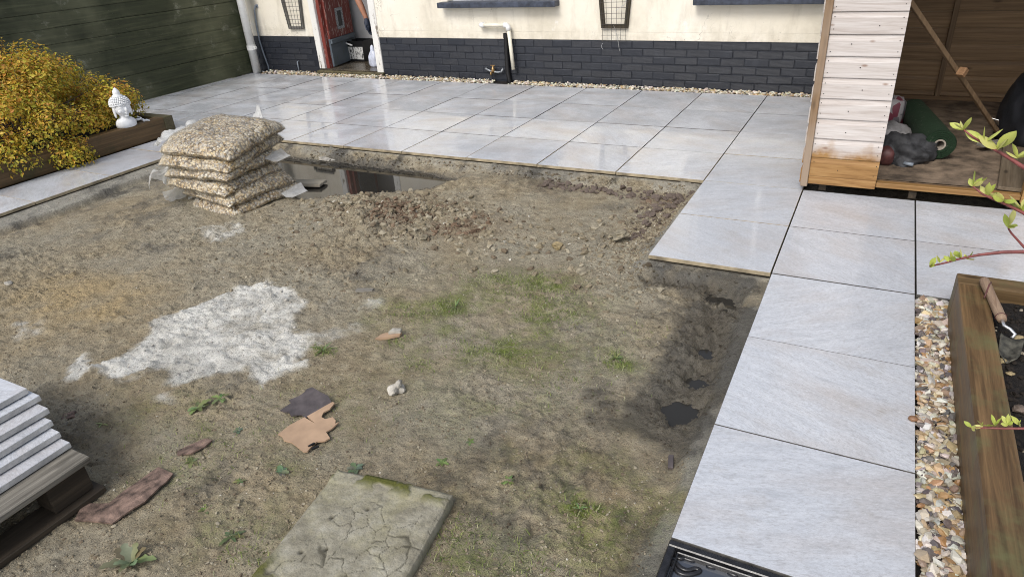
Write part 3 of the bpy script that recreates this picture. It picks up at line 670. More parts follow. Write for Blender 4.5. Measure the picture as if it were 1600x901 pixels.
# door frame, threshold, door
fr = MB(); fr.box(DX0, DX0+.095, -.015, .10, .05, DZ); fr.build('door_jamb', M['frame_white'], house, bevel=.006)
fr = MB(); fr.box(DX1-.10, DX1, -.015, .10, .03, DZ); fr.build('door_jamb', M['frame_white'], house, bevel=.006)
fr = MB(); fr.box(DX0+.095, DX1-.10, -.015, .10, DZ-.09, DZ); fr.build('door_head', M['frame_white'], house, bevel=.006)
fr = MB(); fr.box(DX0+.096, DX0+.15, .02, .13, .05, DZ-.091); fr.build('door_stop', M['door_red'], house, bevel=.004)
stp = MB(); stp.box(DX0-.02, DX1+.02, -.06, .26, -.12, .035); stp.build('door_step', M['step'], house, bevel=.012, seg=2)
thr = MB(); thr.box(DX0+.09, DX1-.10, -.02, 1.0, .0351, .05); thr.build('threshold', M['wet_concrete'], house, bevel=.004)
droot = MB(); DL = .66
droot.box(0, DL, -.02, .02, .35, 1.98); door = droot.build('door', M['door_red'], house, loc=(DX0+.155, .085, .055), rot=math.radians(103), bevel=.003)
wbd = MB(); wbd.box(0.0, DL, -.019, .019, .005, .349); wbd.box(.0, DL-.02, -.045, -.0205, .29, .345); wbd.build('weather_board', M['door_grey'], door, bevel=.004)
lp = MB(); lp.box(.235, .275, -.032, -.0205, .44, .70); lp.box(.385, .425, -.032, -.0205, .44, .70); lp.box(.2755, .3845, -.032, -.0205, .44, .475); lp.box(.2755, .3845, -.032, -.0205, .665, .70)
lp.build('letter_box', M['lead'], door, bevel=.003)
dk = MB(); dk.box(.2756, .3844, -.024, -.0208, .476, .664); dk.build('letter_flap', M['pipe_black'], door)
gp = MB(); gp.box(.10, DL-.10, -.030, -.0205, .93, .96); gp.box(.10, DL-.10, -.030, -.0205, 1.72, 1.75); gp.box(.10, .13, -.03, -.0205, .9601, 1.7199); gp.box(DL-.13, DL-.10, -.03, -.0205, .9601, 1.7199)
gp.build('panel_moulding', M['door_grey'], door, bevel=.003)
gg = MB(); gg.box(.1305, DL-.1305, -.026, -.0206, .9605, 1.7195); gg.build('door_glass', M['glass'], door)
# lobby behind the door
rm = MB(); rm.box(-7.35, -4.7, .86, .92, .0, 2.3); rm.box(-7.41, -7.35, .245, .86, 0, 2.3); rm.box(-4.7, -4.64, .245, .86, 0, 2.3); rm.box(-7.35, -4.7, .245, .86, 2.24, 2.3)
rm.build('lobby_wall', M['interior'], house)
fl = MB(); fl.box(-7.35, DX0+.089, .261, .859, .0, .048); fl.box(DX1-.099, -4.7, .261, .859, 0, .048); fl.build('lobby_floor', M['wet_concrete'], house)
# windows
for (a, b_) in (W1, W2):
    s_ = MB(); s_.prism([(a-.07, -.12), (b_+.07, -.12), (b_+.07, .10), (a-.07, .10)], WZ0-.052, WZ0+.006); wi = MB()
    wi.box(a, a+.06, .10, .16, WZ0, WZ1); wi.box(b_-.06, b_, .10, .16, WZ0, WZ1); wi.box(a+.06, b_-.06, .10, .16, WZ0, WZ0+.06); wi.box(a+.06, b_-.06, .10, .16, WZ1-.06, WZ1)
    mx = (a+b_)/2; wi.box(mx-.03, mx+.03, .10, .16, WZ0+.06, WZ1-.06)
    win = wi.build('window', M['upvc'], house, bevel=.004); s_.build('window_sill', M['sill'], win, bevel=.008, seg=2)
    for q0, q1 in ((a+.06, mx-.03), (mx+.03, b_-.06)):
        p_ = MB(); p_.box(q0-.005, q1+.005, .125, .133, WZ0+.055, WZ1-.055); p_.build('pane', M['glass'], win)
rf = MB(); rf.add([(XA, -.30, HT-.06), (XB, -.30, HT-.06), (XB, 2.6, HT+1.2), (XA, 2.6, HT+1.2), (XA, -.30, HT+.02), (XB, -.30, HT+.02), (XB, 2.6, HT+1.28), (XA, 2.6, HT+1.28)],
                  [(3, 2, 1, 0), (4, 5, 6, 7), (0, 1, 5, 4), (1, 2, 6, 5), (2, 3, 7, 6), (3, 0, 4, 7)]); rf = rf.build('roof', M['roof'], house)
gt = MB(); gt.tube([(XA, -.34, HT-.03), (XB, -.34, HT-.03)], .05, 10); gt.build('gutter', M['pipe_white'], rf, smooth=True)

# gravel strip along the wall
PAL = [(.66, .60, .47), (.72, .68, .58), (.58, .47, .30), (.46, .33, .18), (.70, .66, .60), (.36, .30, .23), (.62, .56, .46)]
def gravel(name, n, fx, size, pal, label, seed, layers):
    rs = random.Random(seed); m = MB()
    for i in range(n):
        x, y, z0, z1 = fx(rs); z = z0+(z1-z0)*rs.random(); s_ = rs.uniform(*size)*rs.choice((.7, 1, 1, 1.25))
        c = rs.choice(pal); k = rs.uniform(.75, 1.12); c = tuple(min(.85, q*k*rs.uniform(.93, 1.07)) for q in c)
        m.stone((x, y, z), (s_, s_*rs.uniform(.5, .9), s_*rs.uniform(.3, .6)), rrot(rs), layers, seed*1000+i, .75, c)
    o = m.build(name, M['pebble'], smooth=False); tag(o, label, 'gravel', kind='stuff'); return o
def f_house(rs):
    while True:
        x = rs.uniform(-7.85, -.66)
        if not (-4.22 < x < -3.98): break
    y0, y1 = yedge(x)+.012, HY-.02535*x-.012
    if DX0-.03 < x < DX1+.03: y1 -= .06
    y = rs.uniform(y0, y1); return x, y, -.012, .010
gravel('wall_gravel', 3000, f_house, (.011, .020), PAL, 'thin line of cream gravel along the foot of the black brick wall', 3, ICO1)
gb = MB(); gb.add([(-7.99, yedge(-7.99), -.013), (-.6, yedge(-.6), -.013), (-.6, HY+.03, -.013), (-7.99, HY+.24, -.013)], [(0, 1, 2, 3)])
tag(gb.build('gravel_bed', M['clod']), kind='structure'); 
gbm = bpy.data.objects['gravel_bed']; gbm.data.materials[0] = M['bed_soil']

# things on the wall
def wall_thing(name, label, cat, lx, z, group=None): return thing(name, label, cat, wallw(lx, 0, z), HROT, group)
sp = thing('downpipe', 'white round soil pipe standing in the corner beside the dark fence', 'pipe', (-7.925, 2.62, 0))
m = MB(); m.tube([(0, 0, 0), (0, 0, 2.3)], .054, 20); m.build('pipe', M['pipe_white'], sp, smooth=True)
m = MB(); m.tube([(0, 0, .30), (0, 0, .36)], .061, 20); m.box(.045, .085, -.015, .015, .315, .345); m.build('pipe_clip', M['pipe_white'], sp)
cb = wall_thing('cable', 'thin grey cable hanging down the wall beside the white soil pipe', 'cable', -7.86, 0)
m = MB(); m.tube([(.0, .0, .83), (.0, -.03, .84), (-.03, -.035, .78), (-.06, -.03, .6), (-.07, -.03, .4), (-.05, -.03, .25), (-.02, -.02, .05), (-.02, -.02, -.01)], .011, 8); m.build('cable_run', M['cable'], cb, smooth=True)
m = MB(); m.box(-.02, .02, -.012, .0, .81, .85); m.build('cable_entry', M['cable'], cb, bevel=.003)
st_ = MB(); st_.tube([(0, -.03, -.01), (0, -.03, .13)], .008, 8); st_.tube([(0, -.03, .13), (.0, .0, .135)], .008, 8)
o = st_.build('stub_pipe', M['cable'], None, smooth=True); o.location = wallw(-7.30, 0, 0); o.rotation_euler = (0, 0, HROT); tag(o, 'short dark stub pipe against the black bricks left of the door', 'pipe')
def trellis(lx, z0, wb_, wt, hgt, label, mat, drop, fw):
    t = wall_thing('wall_trellis', label, 'trellis', lx, 0, None)
    for s in (-1, 1):
        m = MB(); x0, x1 = s*wb_/2, s*wt/2
        m.add([(x0-fw/2, -.035, z0), (x0+fw/2, -.035, z0), (x1+fw/2, -.035, z0+hgt), (x1-fw/2, -.035, z0+hgt), (x0-fw/2, -.005, z0), (x0+fw/2, -.005, z0), (x1+fw/2, -.005, z0+hgt), (x1-fw/2, -.005, z0+hgt)],
              [(0, 1, 2, 3), (7, 6, 5, 4), (0, 4, 5, 1), (1, 5, 6, 2), (2, 6, 7, 3), (3, 7, 4, 0)]); m.build('stile', mat, t)
    for zz, ww in ((z0, wb_), (z0+hgt, wt)):
        m = MB(); m.box(-ww/2+fw/2+.001, ww/2-fw/2-.001, -.033, -.007, zz, zz+fw); m.build('rail', mat, t)
    m = MB(); n = 6
    for i in range(n):
        u = i/(n-1)-.5; m.tube([(u*wb_, -.040, z0-drop), (u*(wb_+.0), -.041, z0), (u*wt*.98, -.041, z0+hgt)], .0022, 5)
    zz = z0-drop+.012; 
    while zz < z0+hgt:
        f_ = max(0, (zz-z0)/hgt); ww = wb_+(wt-wb_)*f_; m.tube([(-ww/2-.012, -.0445, zz), (ww/2+.012, -.0445, zz+.003)], .0022, 5); zz += .052
    m.build('wire_mesh', M['wire'], t)
    return t
t1 = trellis(-2.78, .572, .245, .36, .62, 'dark wooden trellis with wire mesh on the cream wall between the two windows', M['trellis_wood'], .13, .038)
m = MB(); m.tube([(.0, -.046, .60), (.04, -.05, .50), (.07, -.06, .36)], .0022, 5); m.tube([(.02, -.046, .74), (.12, -.05, .80), (.14, -.05, .86)], .0022, 5); m.tube([(-.12, -.05, .43), (-.13, -.06, .395), (-.11, -.06, .37)], .002, 5); m.build('loose_wire', M['steel'], t1)
trellis(-7.20, .548, .23, .36, .62, 'greyed wooden trellis with wire mesh between soil pipe and red door', M['trellis_grey'], .0, .03)
wp = wall_thing('waste_pipe', 'cream plastic waste pipe with an elbow, ending above the black pipe', 'pipe', -4.0, 0)
m = MB(); m.tube([(-.33, -.06, .605), (-.02, -.06, .605)], .021, 14); m.tube([(.005, -.06, .575), (.045, -.075, .14)], .021, 14); m.build('pipe', M['pipe_cream'], wp, smooth=True)
m = MB(); m.tube([(-.05, -.06, .605), (-.015, -.06, .603), (.0, -.06, .59), (.006, -.06, .55)], .028, 14); m.tube([(-.355, -.0, .605), (-.352, -.045, .605), (-.34, -.06, .605), (-.30, -.06, .605)], .027, 14); m.build('pipe_elbow', M['pipe_white'], wp, smooth=True)
bp = wall_thing('black_pipe', 'black upright pipe against the black bricks behind the cream waste pipe', 'pipe', -4.05, 0)
m = MB(); m.tube([(-.0, -.03, .51), (-.005, -.03, .3), (.0, -.04, .12), (.02, -.045, -.02)], .026, 14, cap=False); m.build('pipe', M['pipe_black'], bp, smooth=True)
m = MB(); m.tube([(0, -.03, .47), (0, -.03, .515)], .032, 14, cap=False); m.build('pipe_socket', M['pipe_black'], bp, smooth=True)
tp = wall_thing('garden_tap', 'small brass tap on pipework low on the black brick wall', 'tap', -4.24, 0)
m = MB(); m.tube([(-.10, 0, .135), (-.10, -.035, .13), (-.05, -.04, .11), (.0, -.04, .10), (.07, -.04, .095), (.11, -.04, .105), (.13, -.035, .14)], .012, 10); m.build('pipework', M['lead'], tp, smooth=True)
m = MB(); m.tube([(0, -.042, .085), (0, -.042, .12), (0, -.042, .165)], [.02, .022, .008], 12); m.tube([(0, -.05, .10), (0, -.09, .10), (0, -.10, .075)], .011, 10); m.build('tap_body', M['brass'], tp, smooth=True)
m = MB(); m.box(-.03, .03, -.047, -.037, .166, .174); m.build('tap_handle', M['brass'], tp, bevel=.002)

# in the doorway
tub = thing('mortar_tub', 'black plastic tub splashed with white plaster inside the doorway', 'tub', (-6.72, 3.42, .05), HROT)
def trap(m, a0, b0, a1, b1, z0, z1, t_):
    vs = []
    for (a, b_, z) in ((a0, b0, z0), (a1, b1, z1), (a1-t_, b1-t_, z1), (a0-t_, b0-t_, z0+t_)): vs += [(-a, -b_, z), (a, -b_, z), (a, b_, z), (-a, b_, z)]
    fs = [(3, 2, 1, 0), (12, 13, 14, 15)]
    for k in range(3): fs += [(4*k+i, 4*k+(i+1) % 4, 4*k+4+(i+1) % 4, 4*k+4+i) for i in range(4)]
    m.add(vs, fs)
m = MB(); trap(m, .125, .10, .155, .13, 0, .27, .008); m.build('tub_body', M['tub'], tub)
m = MB(); m.add([(-.122, -.1045, .03), (.122, -.1045, .03), (.142, -.1245, .195), (-.142, -.1245, .195), (-.122, -.1005, .03), (.122, -.1005, .03), (.142, -.1205, .195), (-.142, -.1205, .195)], [(0, 1, 2, 3), (7, 6, 5, 4), (3, 2, 6, 7), (0, 3, 7, 4), (1, 5, 6, 2)]); m.build('plaster_splash', M['splash'], tub)
m = MB(); m.tube([(-.155, 0, .265), (-.20, -.09, .30), (-.10, -.155, .245), (.0, -.16, .22)], .011, 8); m.build('tub_handle', M['pipe_white'], tub, smooth=True)
m = MB(); rs = random.Random(2); V_, F_ = ICO3
sk = MB(); sk.add([(p.x*.075*(1+.25*mnoise.noise(p*2)), p.y*.05, (p.z*.13 if p.z > -.6 else -.6*.13)*(1+.1*mnoise.noise(p*3))+.078) for p in V_], F_); o = sk.build('sack', M['white_sack'], None, smooth=True, loc=(-6.20, 3.02, .05))
tag(o, 'small white and blue plastic sack leaning inside the right door jamb', 'sack')
sk = MB(); sk.add([(p.x*.03, p.y*.02, p.z*.06+.21) for p in V_], F_); sk.build('sack_neck', M['white_sack'], o, smooth=True)

def make_person():
    J = {}; E = []; Rr = {}
    def j(n, p, r): J[n] = Vector(p); Rr[n] = r
    # kneeling figure to the right of the door opening, left arm reaching down into view
    j('pel', (-5.62, 3.22, .56), .15); j('waist', (-5.70, 3.22, .74), .14); j('chest', (-5.84, 3.21, .96), .15); j('upch', (-5.93, 3.20, 1.10), .12); j('neck', (-6.00, 3.19, 1.20), .055); j('head', (-6.06, 3.18, 1.30), .075); j('crown', (-6.10, 3.18, 1.40), .085); j('top', (-6.12, 3.18, 1.47), .05)
    E += [('pel', 'waist'), ('waist', 'chest'), ('chest', 'upch'), ('upch', 'neck'), ('neck', 'head'), ('head', 'crown'), ('crown', 'top')]
    j('shL', (-6.06, 3.05, 1.10), .062); j('elL', (-6.305, 3.0, .89), .045); j('faL', (-6.262, 3.0, .80), .045); j('wrL', (-6.20, 3.0, .635), .030)
    j('paL', (-6.192, 3.0, .575), .036); j('knL', (-6.186, 3.0, .535), .034)
    E += [('upch', 'shL'), ('shL', 'elL'), ('elL', 'faL'), ('faL', 'wrL'), ('wrL', 'paL'), ('paL', 'knL')]
    for k, (dy, l) in enumerate(((-.027, .062), (-.009, .072), (.009, .068), (.027, .054))):
        j('f%da' % k, (-6.182, 3.0+dy, .505), .0115); j('f%db' % k, (-6.172, 3.0+dy*.9, .505-l*.5), .0105); j('f%dc' % k, (-6.152, 3.0+dy*.8, .505-l*.85), .009)
        E += [('knL', 'f%da' % k), ('f%da' % k, 'f%db' % k), ('f%db' % k, 'f%dc' % k)]
    j('ta', (-6.20, 2.962, .56), .013); j('tb', (-6.185, 2.945, .53), .011); j('tc', (-6.165, 2.945, .505), .010); E += [('paL', 'ta'), ('ta', 'tb'), ('tb', 'tc')]
    j('shR', (-5.86, 3.36, 1.08), .062); j('elR', (-5.85, 3.42, .82), .045); j('wrR', (-6.0, 3.36, .66), .030); j('haR', (-6.07, 3.34, .62), .034)
    E += [('upch', 'shR'), ('shR', 'elR'), ('elR', 'wrR'), ('wrR', 'haR')]
    for s, dy in (('L', -.11), ('R', .11)):
        j('hip'+s, (-5.60, 3.22+dy, .50), .095); j('kne'+s, (-5.86, 3.22+dy*1.1, .115), .062); j('ank'+s, (-5.42, 3.22+dy, .10), .045); j('toe'+s, (-5.33, 3.22+dy, .09), .04)
        E += [('pel', 'hip'+s), ('hip'+s, 'kne'+s), ('kne'+s, 'ank'+s), ('ank'+s, 'toe'+s)]
    ks = list(J); me = bpy.data.meshes.new('person'); me.from_pydata([J[k] for k in ks], [(ks.index(a), ks.index(b_)) for a, b_ in E], [])
    o = bpy.data.objects.new('person', me); COL.objects.link(o)
    md = o.modifiers.new('skin', 'SKIN'); sv = me.skin_vertices[0].data
    for i, k in enumerate(ks): sv[i].radius = (Rr[k], Rr[k]); sv[i].use_root = (k == 'pel')
    ms = o.modifiers.new('sub', 'SUBSURF'); ms.levels = 2; ms.render_levels = 2
    dg = bpy.context.evaluated_depsgraph_get(); me2 = bpy.data.meshes.new_from_object(o.evaluated_get(dg)); o.modifiers.clear(); o.data = me2
    for k in ('skin', 'glove', 'shirt', 'trouser', 'hair'): me2.materials.append(M[k])
    for p in me2.polygons:
        c = p.center; q = 2
        if c.z < .60 and c.x > -5.98: q = 3
        if c.x < -6.10 and c.z < .645: q = 1
        elif c.x < -6.12 and c.z < .97: q = 0
        elif c.x < -5.93 and c.z < .72: q = 0
        if c.z > 1.2: q = 4 if (c.z > 1.40 or c.x > -6.05) else 0
        p.material_index = q; p.use_smooth = True
    tag(o, 'person behind the door jamb, bare forearm and dark blue glove showing', 'person')
    # face
    f = MB(); f.stone((-6.155, 3.18, 1.335), (.014, .012, .02), Matrix.Identity(3), ICO2, 1, 0); f.stone((-6.14, 3.15, 1.365), (.01, .012, .006), Matrix.Identity(3), ICO2, 1, 0); f.stone((-6.14, 3.21, 1.365), (.01, .012, .006), Matrix.Identity(3), ICO2, 1, 0); f.stone((-6.145, 3.18, 1.295), (.01, .022, .006), Matrix.Identity(3), ICO2, 1, 0)
    f.stone((-6.07, 3.10, 1.345), (.015, .01, .028), Matrix.Identity(3), ICO2, 1, 0); f.stone((-6.07, 3.26, 1.345), (.015, .01, .028), Matrix.Identity(3), ICO2, 1, 0); f.build('face', M['skin'], o, smooth=True)
make_person()

# ================================================================== FENCE
fence = thing('fence', 'tall dark green fence of wide horizontal boards along the patio', 'fence', (FX, 0, 0))
rs = random.Random(12)
m = MB(); m.box(-.043, -.035, -2.6, 2.76, .0, .152*10); m.build('added_light_stop', M['pallet_dark'], fence)  # dark sheet added behind the boards to block light through the gaps
for k in range(10):
    m = MB(); h0 = .152
    m.box(-.028, 0, -2.6, 2.76, -h0/2+.0012, h0/2-.0012); o = m.build('board', M['fence'], fence, bevel=.0018, loc=(rs.uniform(-.006, .0), 0, .005+h0*(k+.5)))
    o.rotation_euler = (rs.uniform(-.0008, .0008), rs.uniform(-.01, .01), 0)
for yy in (-2.4, -.8, .8, 2.4):
    m = MB(); m.box(-.14, -.045, yy-.05, yy+.05, -.3, 1.56); m.build('post', M['fence'], fence, bevel=.004)

# ================================================================== LEFT RAISED BED
LB = thing('raised_bed', 'dark timber sleeper raised bed holding the golden shrub beside the fence', 'raised bed', (-6.21, -.08, 0))
m = MB(); m.box(-.10, 0, -4.2, -.101, .0, .175); m.build('sleeper', M['sleeper_wet'], LB, bevel=.008, seg=2)
m = MB(); m.box(-1.74, 0.002, -.10, 0, .0, .172); m.build('sleeper', M['sleeper_end'], LB, bevel=.008, seg=2)
m = MB(); m.box(-1.74, -.101, -4.2, -.101, .0, .125); m.build('soil', M['bed_soil'], LB)

# golden shrub
def leaf_cloud(m, pos, nrm, size, cols, rs, shape=1.9):
    a = nrm.orthogonal().normalized(); a = (Matrix.Rotation(rs.uniform(0, 6.28), 3, nrm) @ a); b = nrm.cross(a)
    L = size*rs.uniform(.7, 1.25); wd = L/shape; c = cols
    m.add([pos, pos+a*L*.5+b*wd*.5+nrm*L*.08, pos+a*L+nrm*L*-.05, pos+a*L*.5-b*wd*.5+nrm*L*.08], [(0, 1, 2, 3)], 0, c)
def golden_shrub():
    rs = random.Random(5); t = thing('golden_shrub', 'golden orange leaved mounded shrub spilling over the dark sleeper bed', 'shrub', (-6.85, -1.15, .12))
    fo = MB(); stm = MB(); lobes = []
    C0 = Vector((0, 0, .05))
    for i in range(54):
        th = rs.uniform(0, 2*PI); ph = rs.uniform(.0, 1.45)
        d = Vector((math.cos(th)*math.sin(ph)*.66, math.sin(th)*math.sin(ph)*1.02, math.cos(ph)*.60)); lobes.append((C0+d*rs.uniform(.78, 1.0), rs.uniform(.13, .22)))
    for e in ((.62, -.35, .02), (.64, .05, .0), (.45, .42, .12), (.58, -.6, .08), (.35, .7, .10), (.68, -.02, -.03), (.66, .08, -.07), (.60, -.8, .08)): lobes.append((Vector(e), .14))
    for c, r_ in lobes:
        stm.tube([(c.x*.1, c.y*.1, 0), c*.5+Vector((0, 0, .08)), c], [.010, .006, .003], 5)
        tone = rs.random()
        for k in range(int(r_*r_*26000)):
            v = Vector((rs.gauss(0, 1), rs.gauss(0, 1), rs.gauss(0, 1))).normalized(); rr = r_*rs.uniform(.55, 1.08)
            if v.z < -.5: continue
            p = c+v*rr; n = (v+Vector((rs.uniform(-.7, .7), rs.uniform(-.7, .7), rs.uniform(.0, .9)))).normalized()
            q = rs.random()*.6+tone*.25+max(0, v.z)*.2; dd = (rr/r_-.55)/.53
            if q < .20: col = (.13, .125, .018)
            elif q < .45: col = (.27, .225, .028)
            elif q < .70: col = (.37, .275, .032)
            elif q < .90: col = (.33, .175, .028)
            else: col = (.24, .09, .03)
            leaf_cloud(fo, p, n, rs.choice((.020, .026, .030, .038)), tuple(min(.8, x*1.75*rs.uniform(.8, 1.15)) for x in col), rs, rs.uniform(1.5, 2.4))
    for k in range(60):                       # stray shoots
        c, r_ = rs.choice(lobes); v = Vector((rs.gauss(0, 1), rs.gauss(0, 1), abs(rs.gauss(0, 1))+.3)).normalized(); p = c+v*r_*.9; q = p+v*rs.uniform(.08, .16)
        stm.tube([p-v*.05, q], [.003, .0015], 4)
        for z in range(26): leaf_cloud(fo, p.lerp(q, z/25), (v+Vector((rs.uniform(-1, 1), rs.uniform(-1, 1), rs.uniform(-1, 1)))).normalized(), .026, (.46*rs.uniform(.7, 1.1), .29*rs.uniform(.7, 1.2), .04), rs)
    fo.build('foliage', M['leaf'], t); stm.build('stems', M['stem'], t)
golden_shrub()

# statue bust
def statue():
    root = thing('bust_statue', 'white stone meditating head and shoulders bust on the sleeper bed corner', 'statue', (-6.255, -.52, .172), math.radians(-8))
    m = MB(); V_, F_ = ICO3
    # shoulders and base
    m.lathe([(.078, 0), (.088, .008), (.090, .03), (.084, .055), (.064, .074), (.042, .084), (.037, .10), (.038, .13)], 28, sc=(.72, 1.0))
    nb = len(m.v)
    hv = []
    for p in V_:                              # head: face to +x
        x, y, z = p.x*.062, p.y*.055, p.z*.078
        if z < 0: x *= 1-.18*(-p.z)**2; y *= 1-.28*(-p.z)**1.5
        if p.x > .3 and p.z < .4: x = min(x, .052)+.15*(x-min(x, .052))
        if p.x > .3: x -= .006*math.exp(-((p.z-.18)/.13)**2)*(1-abs(p.y)*.3)      # eye hollow
        hv.append((x+.006, y, z+.185))
    m.add(hv, F_)
    def e(c, s, r_=Matrix.Identity(3), t=ICO2): m.stone(c, s, r_, t, 1, 0.0)
    e((.060, 0, .176), (.013, .0095, .020)); e((.055, 0, .149), (.009, .017, .0055)); e((.054, 0, .140), (.008, .013, .0055)); e((.046, 0, .122), (.012, .015, .010))
    for s in (-1, 1):
        e((.051, s*.024, .194), (.008, .015, .0055)); e((.053, s*.024, .207), (.006, .019, .0035)); e((.038, s*.034, .163), (.015, .014, .018))
        e((.0, s*.055, .170), (.016, .008, .048)); e((.002, s*.056, .135), (.010, .008, .024))
    # hair cap and curls
    e((-.006, 0, .215), (.066, .060, .062), t=ICO3)
    for i in range(7):
        zz = .205+i*.0115; R0 = math.sqrt(max(.0, 1-((zz-.215)/.066)**2)); n = int(26*R0)+3
        for k in range(n):
            a = 2*PI*(k+.5*(i % 2))/n
            if zz < .222 and abs(math.atan2(math.sin(a), math.cos(a))) < .95: continue
            e((-.006+.068*R0*math.cos(a), .062*R0*math.sin(a), zz), (.0085, .0085, .0075), t=ICO1)
    for k in range(13):
        a = -1.05+2.1*k/12; e((-.004+.064*math.cos(a), .060*math.sin(a), .222-.010*abs(math.sin(a*1.5))), (.0085, .0085, .008), t=ICO1)
    m.lathe([(.036, .262), (.034, .280), (.022, .290), (.024, .300), (.020, .318), (.010, .334), (.002, .342)], 18, c=(-.006, 0, 0))
    K = 1.27
    for i in range(nb, len(m.v)):
        x, y, z = m.v[i]; m.v[i] = (x*K, y*K, .092+(z-.112)*K*.86)
    m.build('bust', M['statue'], root, smooth=True)
statue()
orn = thing('shell_ornament', 'small white curled ornament lying beside the white bust', 'ornament', (-6.25, -.36, .173), .4)
m = MB(); m.tube([(-.03+.035*(1-i/26)*math.cos(i*.55), .035*(1-i/26)*math.sin(i*.55), .012+.002*i) for i in range(22)], [.008+.004*math.sin(i*.3) for i in range(22)], 8); m.build('shell', M['statue'], orn, smooth=True)
m = MB(); m.tube([(.0, .0, .01), (.03, .02, .012), (.06, .01, .010)], [.012, .010, .004], 8); m.build('shell_tip', M['statue'], orn, smooth=True)

# ================================================================== GRAVEL BAGS
BAGS = [((361, 336), (481, 292), 'lowest'), ((356, 317), (468, 276), 'second from the bottom'), ((349, 298), (447, 258), 'third from the bottom'),
        ((351, 278), (449, 237), 'third from the top'), ((354, 257), (452, 213), 'second from the top'), ((356, 236), (453, 195), 'topmost')]
def bag(i, fc, rt, word):
    zb = -.078+i*.085; h = .110; zm = zb+h*.45
    a = onz(*fc, zm-.02); b = onz(*rt, zm-.02); short = np.linalg.norm((b-a)[:2]); short = min(max(short, .50), .66); d = (b-a)[:2]/np.linalg.norm((b-a)[:2])
    ang = math.atan2(d[1], d[0])-PI/2; L = .64
    lx = np.array([math.cos(ang), math.sin(ang)]); ly = np.array([-math.sin(ang), math.cos(ang)])
    c = a[:2]-lx*L/2+ly*short/2
    tilt = (.055, .03, .05, .02, .075, .075)[i]
    t = thing('gravel_bag', 'clear plastic bag of beige gravel, %s in the stack of six' % word, 'gravel bag', (c[0], c[1], zb), (tilt, (-.03, .02, .03, -.03, .04, .05)[i], ang), 'gravel bags stacked by the puddle')
    m = MB(); nx, ny = 84, 70; rs = random.Random(100+i); sd_ = rs.uniform(0, 50)
    U, V = np.meshgrid(np.linspace(-1, 1, nx), np.linspace(-1, 1, ny)); prof = np.clip((1-np.abs(U)**5)*(1-np.abs(V)**4), 0, 1)**.55
    pin = 1-.055*(1-U**2)*0; X = U*L/2*(1-.05*V**2*(1-prof)-.03*V**2); Y = V*short/2*(1-.05*U**2)
    X = X+.012*fbm(U+sd_, V, 2.2, 3, 5)*(np.abs(U) > .8); Y = Y+.012*fbm(U+sd_, V, 2.5, 3, 6)*(np.abs(V) > .8)
    lump = .010*fbm(U*3+sd_, V*2.2, 1.4, 4, i)+.006*fbm(U*3+sd_, V*2.2, 9, 3, i+3)+.006*np.abs(fbm(U*3+sd_, V*2.2, 14, 2, i+5))
    sag = .010*np.sin(U*2.3+i)*prof-.030*np.abs(V)**3-.022*np.abs(U)**4+.012*fbm(U*2+sd_, V*2, 1.2, 2, 40+i)
    zt = h*.44+(h*.56)*prof+lump*prof+sag; zbm = h*.44-(h*.46)*prof**.7+lump*.4*prof+sag
    if i == 0: zbm = np.maximum(zbm, -.03)
    for sgn, Z in ((1, zt), (-1, zbm)):
        b0 = len(m.v); m.v.extend([(float(x), float(y), float(z)) for x, y, z in zip(X.ravel(), Y.ravel(), Z.ravel())])
        for r_ in range(ny-1):
            for q in range(nx-1):
                f = (b0+r_*nx+q, b0+r_*nx+q+1, b0+(r_+1)*nx+q+1, b0+(r_+1)*nx+q); m.f.append(f if sgn > 0 else tuple(reversed(f))); m.mi.append(0)
    fb = m.build('filled_bag', M['bag'], t, smooth=True)
    wr_ = .005*np.abs(fbm(U*2.2+sd_+9, V*5, 2.0, 4, i+60))+.004
    m = MB()
    for sgn, Z in ((1, zt+wr_), (-1, zbm-wr_*.5)):
        b0 = len(m.v); m.v.extend([(float(x), float(y), float(z)) for x, y, z in zip((X*1.012).ravel(), (Y*1.012).ravel(), Z.ravel())])
        for r_ in range(ny-1):
            for q in range(nx-1):
                f = (b0+r_*nx+q, b0+r_*nx+q+1, b0+(r_+1)*nx+q+1, b0+(r_+1)*nx+q); m.f.append(f if sgn > 0 else tuple(reversed(f))); m.mi.append(0)
    m.build('plastic_film', M['film'], fb, smooth=True)
    # loose polythene ends on the left
    for e in range(2 if i else 1):
        p = MB(); n1, n2 = 22, 10; rs2 = random.Random(i*7+e); s0 = rs2.uniform(0, 40); wid = short*rs2.uniform(.55, .95); cy = rs2.uniform(-.10, .10)-(.06 if e else 0)
        ln = rs2.uniform(.10, .19); lift = rs2.uniform(-.05, .01); droop = rs2.uniform(-.11, -.03)
        for r_ in range(n2):
            f_ = r_/(n2-1)
            for q in range(n1):
                u = q/(n1-1)-.5; x = -L/2+.02-ln*f_*(1+.35*float(fbm(u*3+s0, 0, 1.5, 2, 3))); y = cy+u*wid*(1-.25*f_)
                z = h*.42+lift*f_+droop*f_*f_+(.012+.085*f_)*float(fbm(u*4+s0, f_*1.5, 1.6, 4, 8))
                if i == 0: z = max(z, .004)
                p.v.append((x, y, z))
        for r_ in range(n2-1):
            for q in range(n1-1): k = r_*n1+q; p.f.append((k, k+1, k+n1+1, k+n1)); p.mi.append(0)
        p.build('polythene_end', M['plastic'], t, smooth=True)
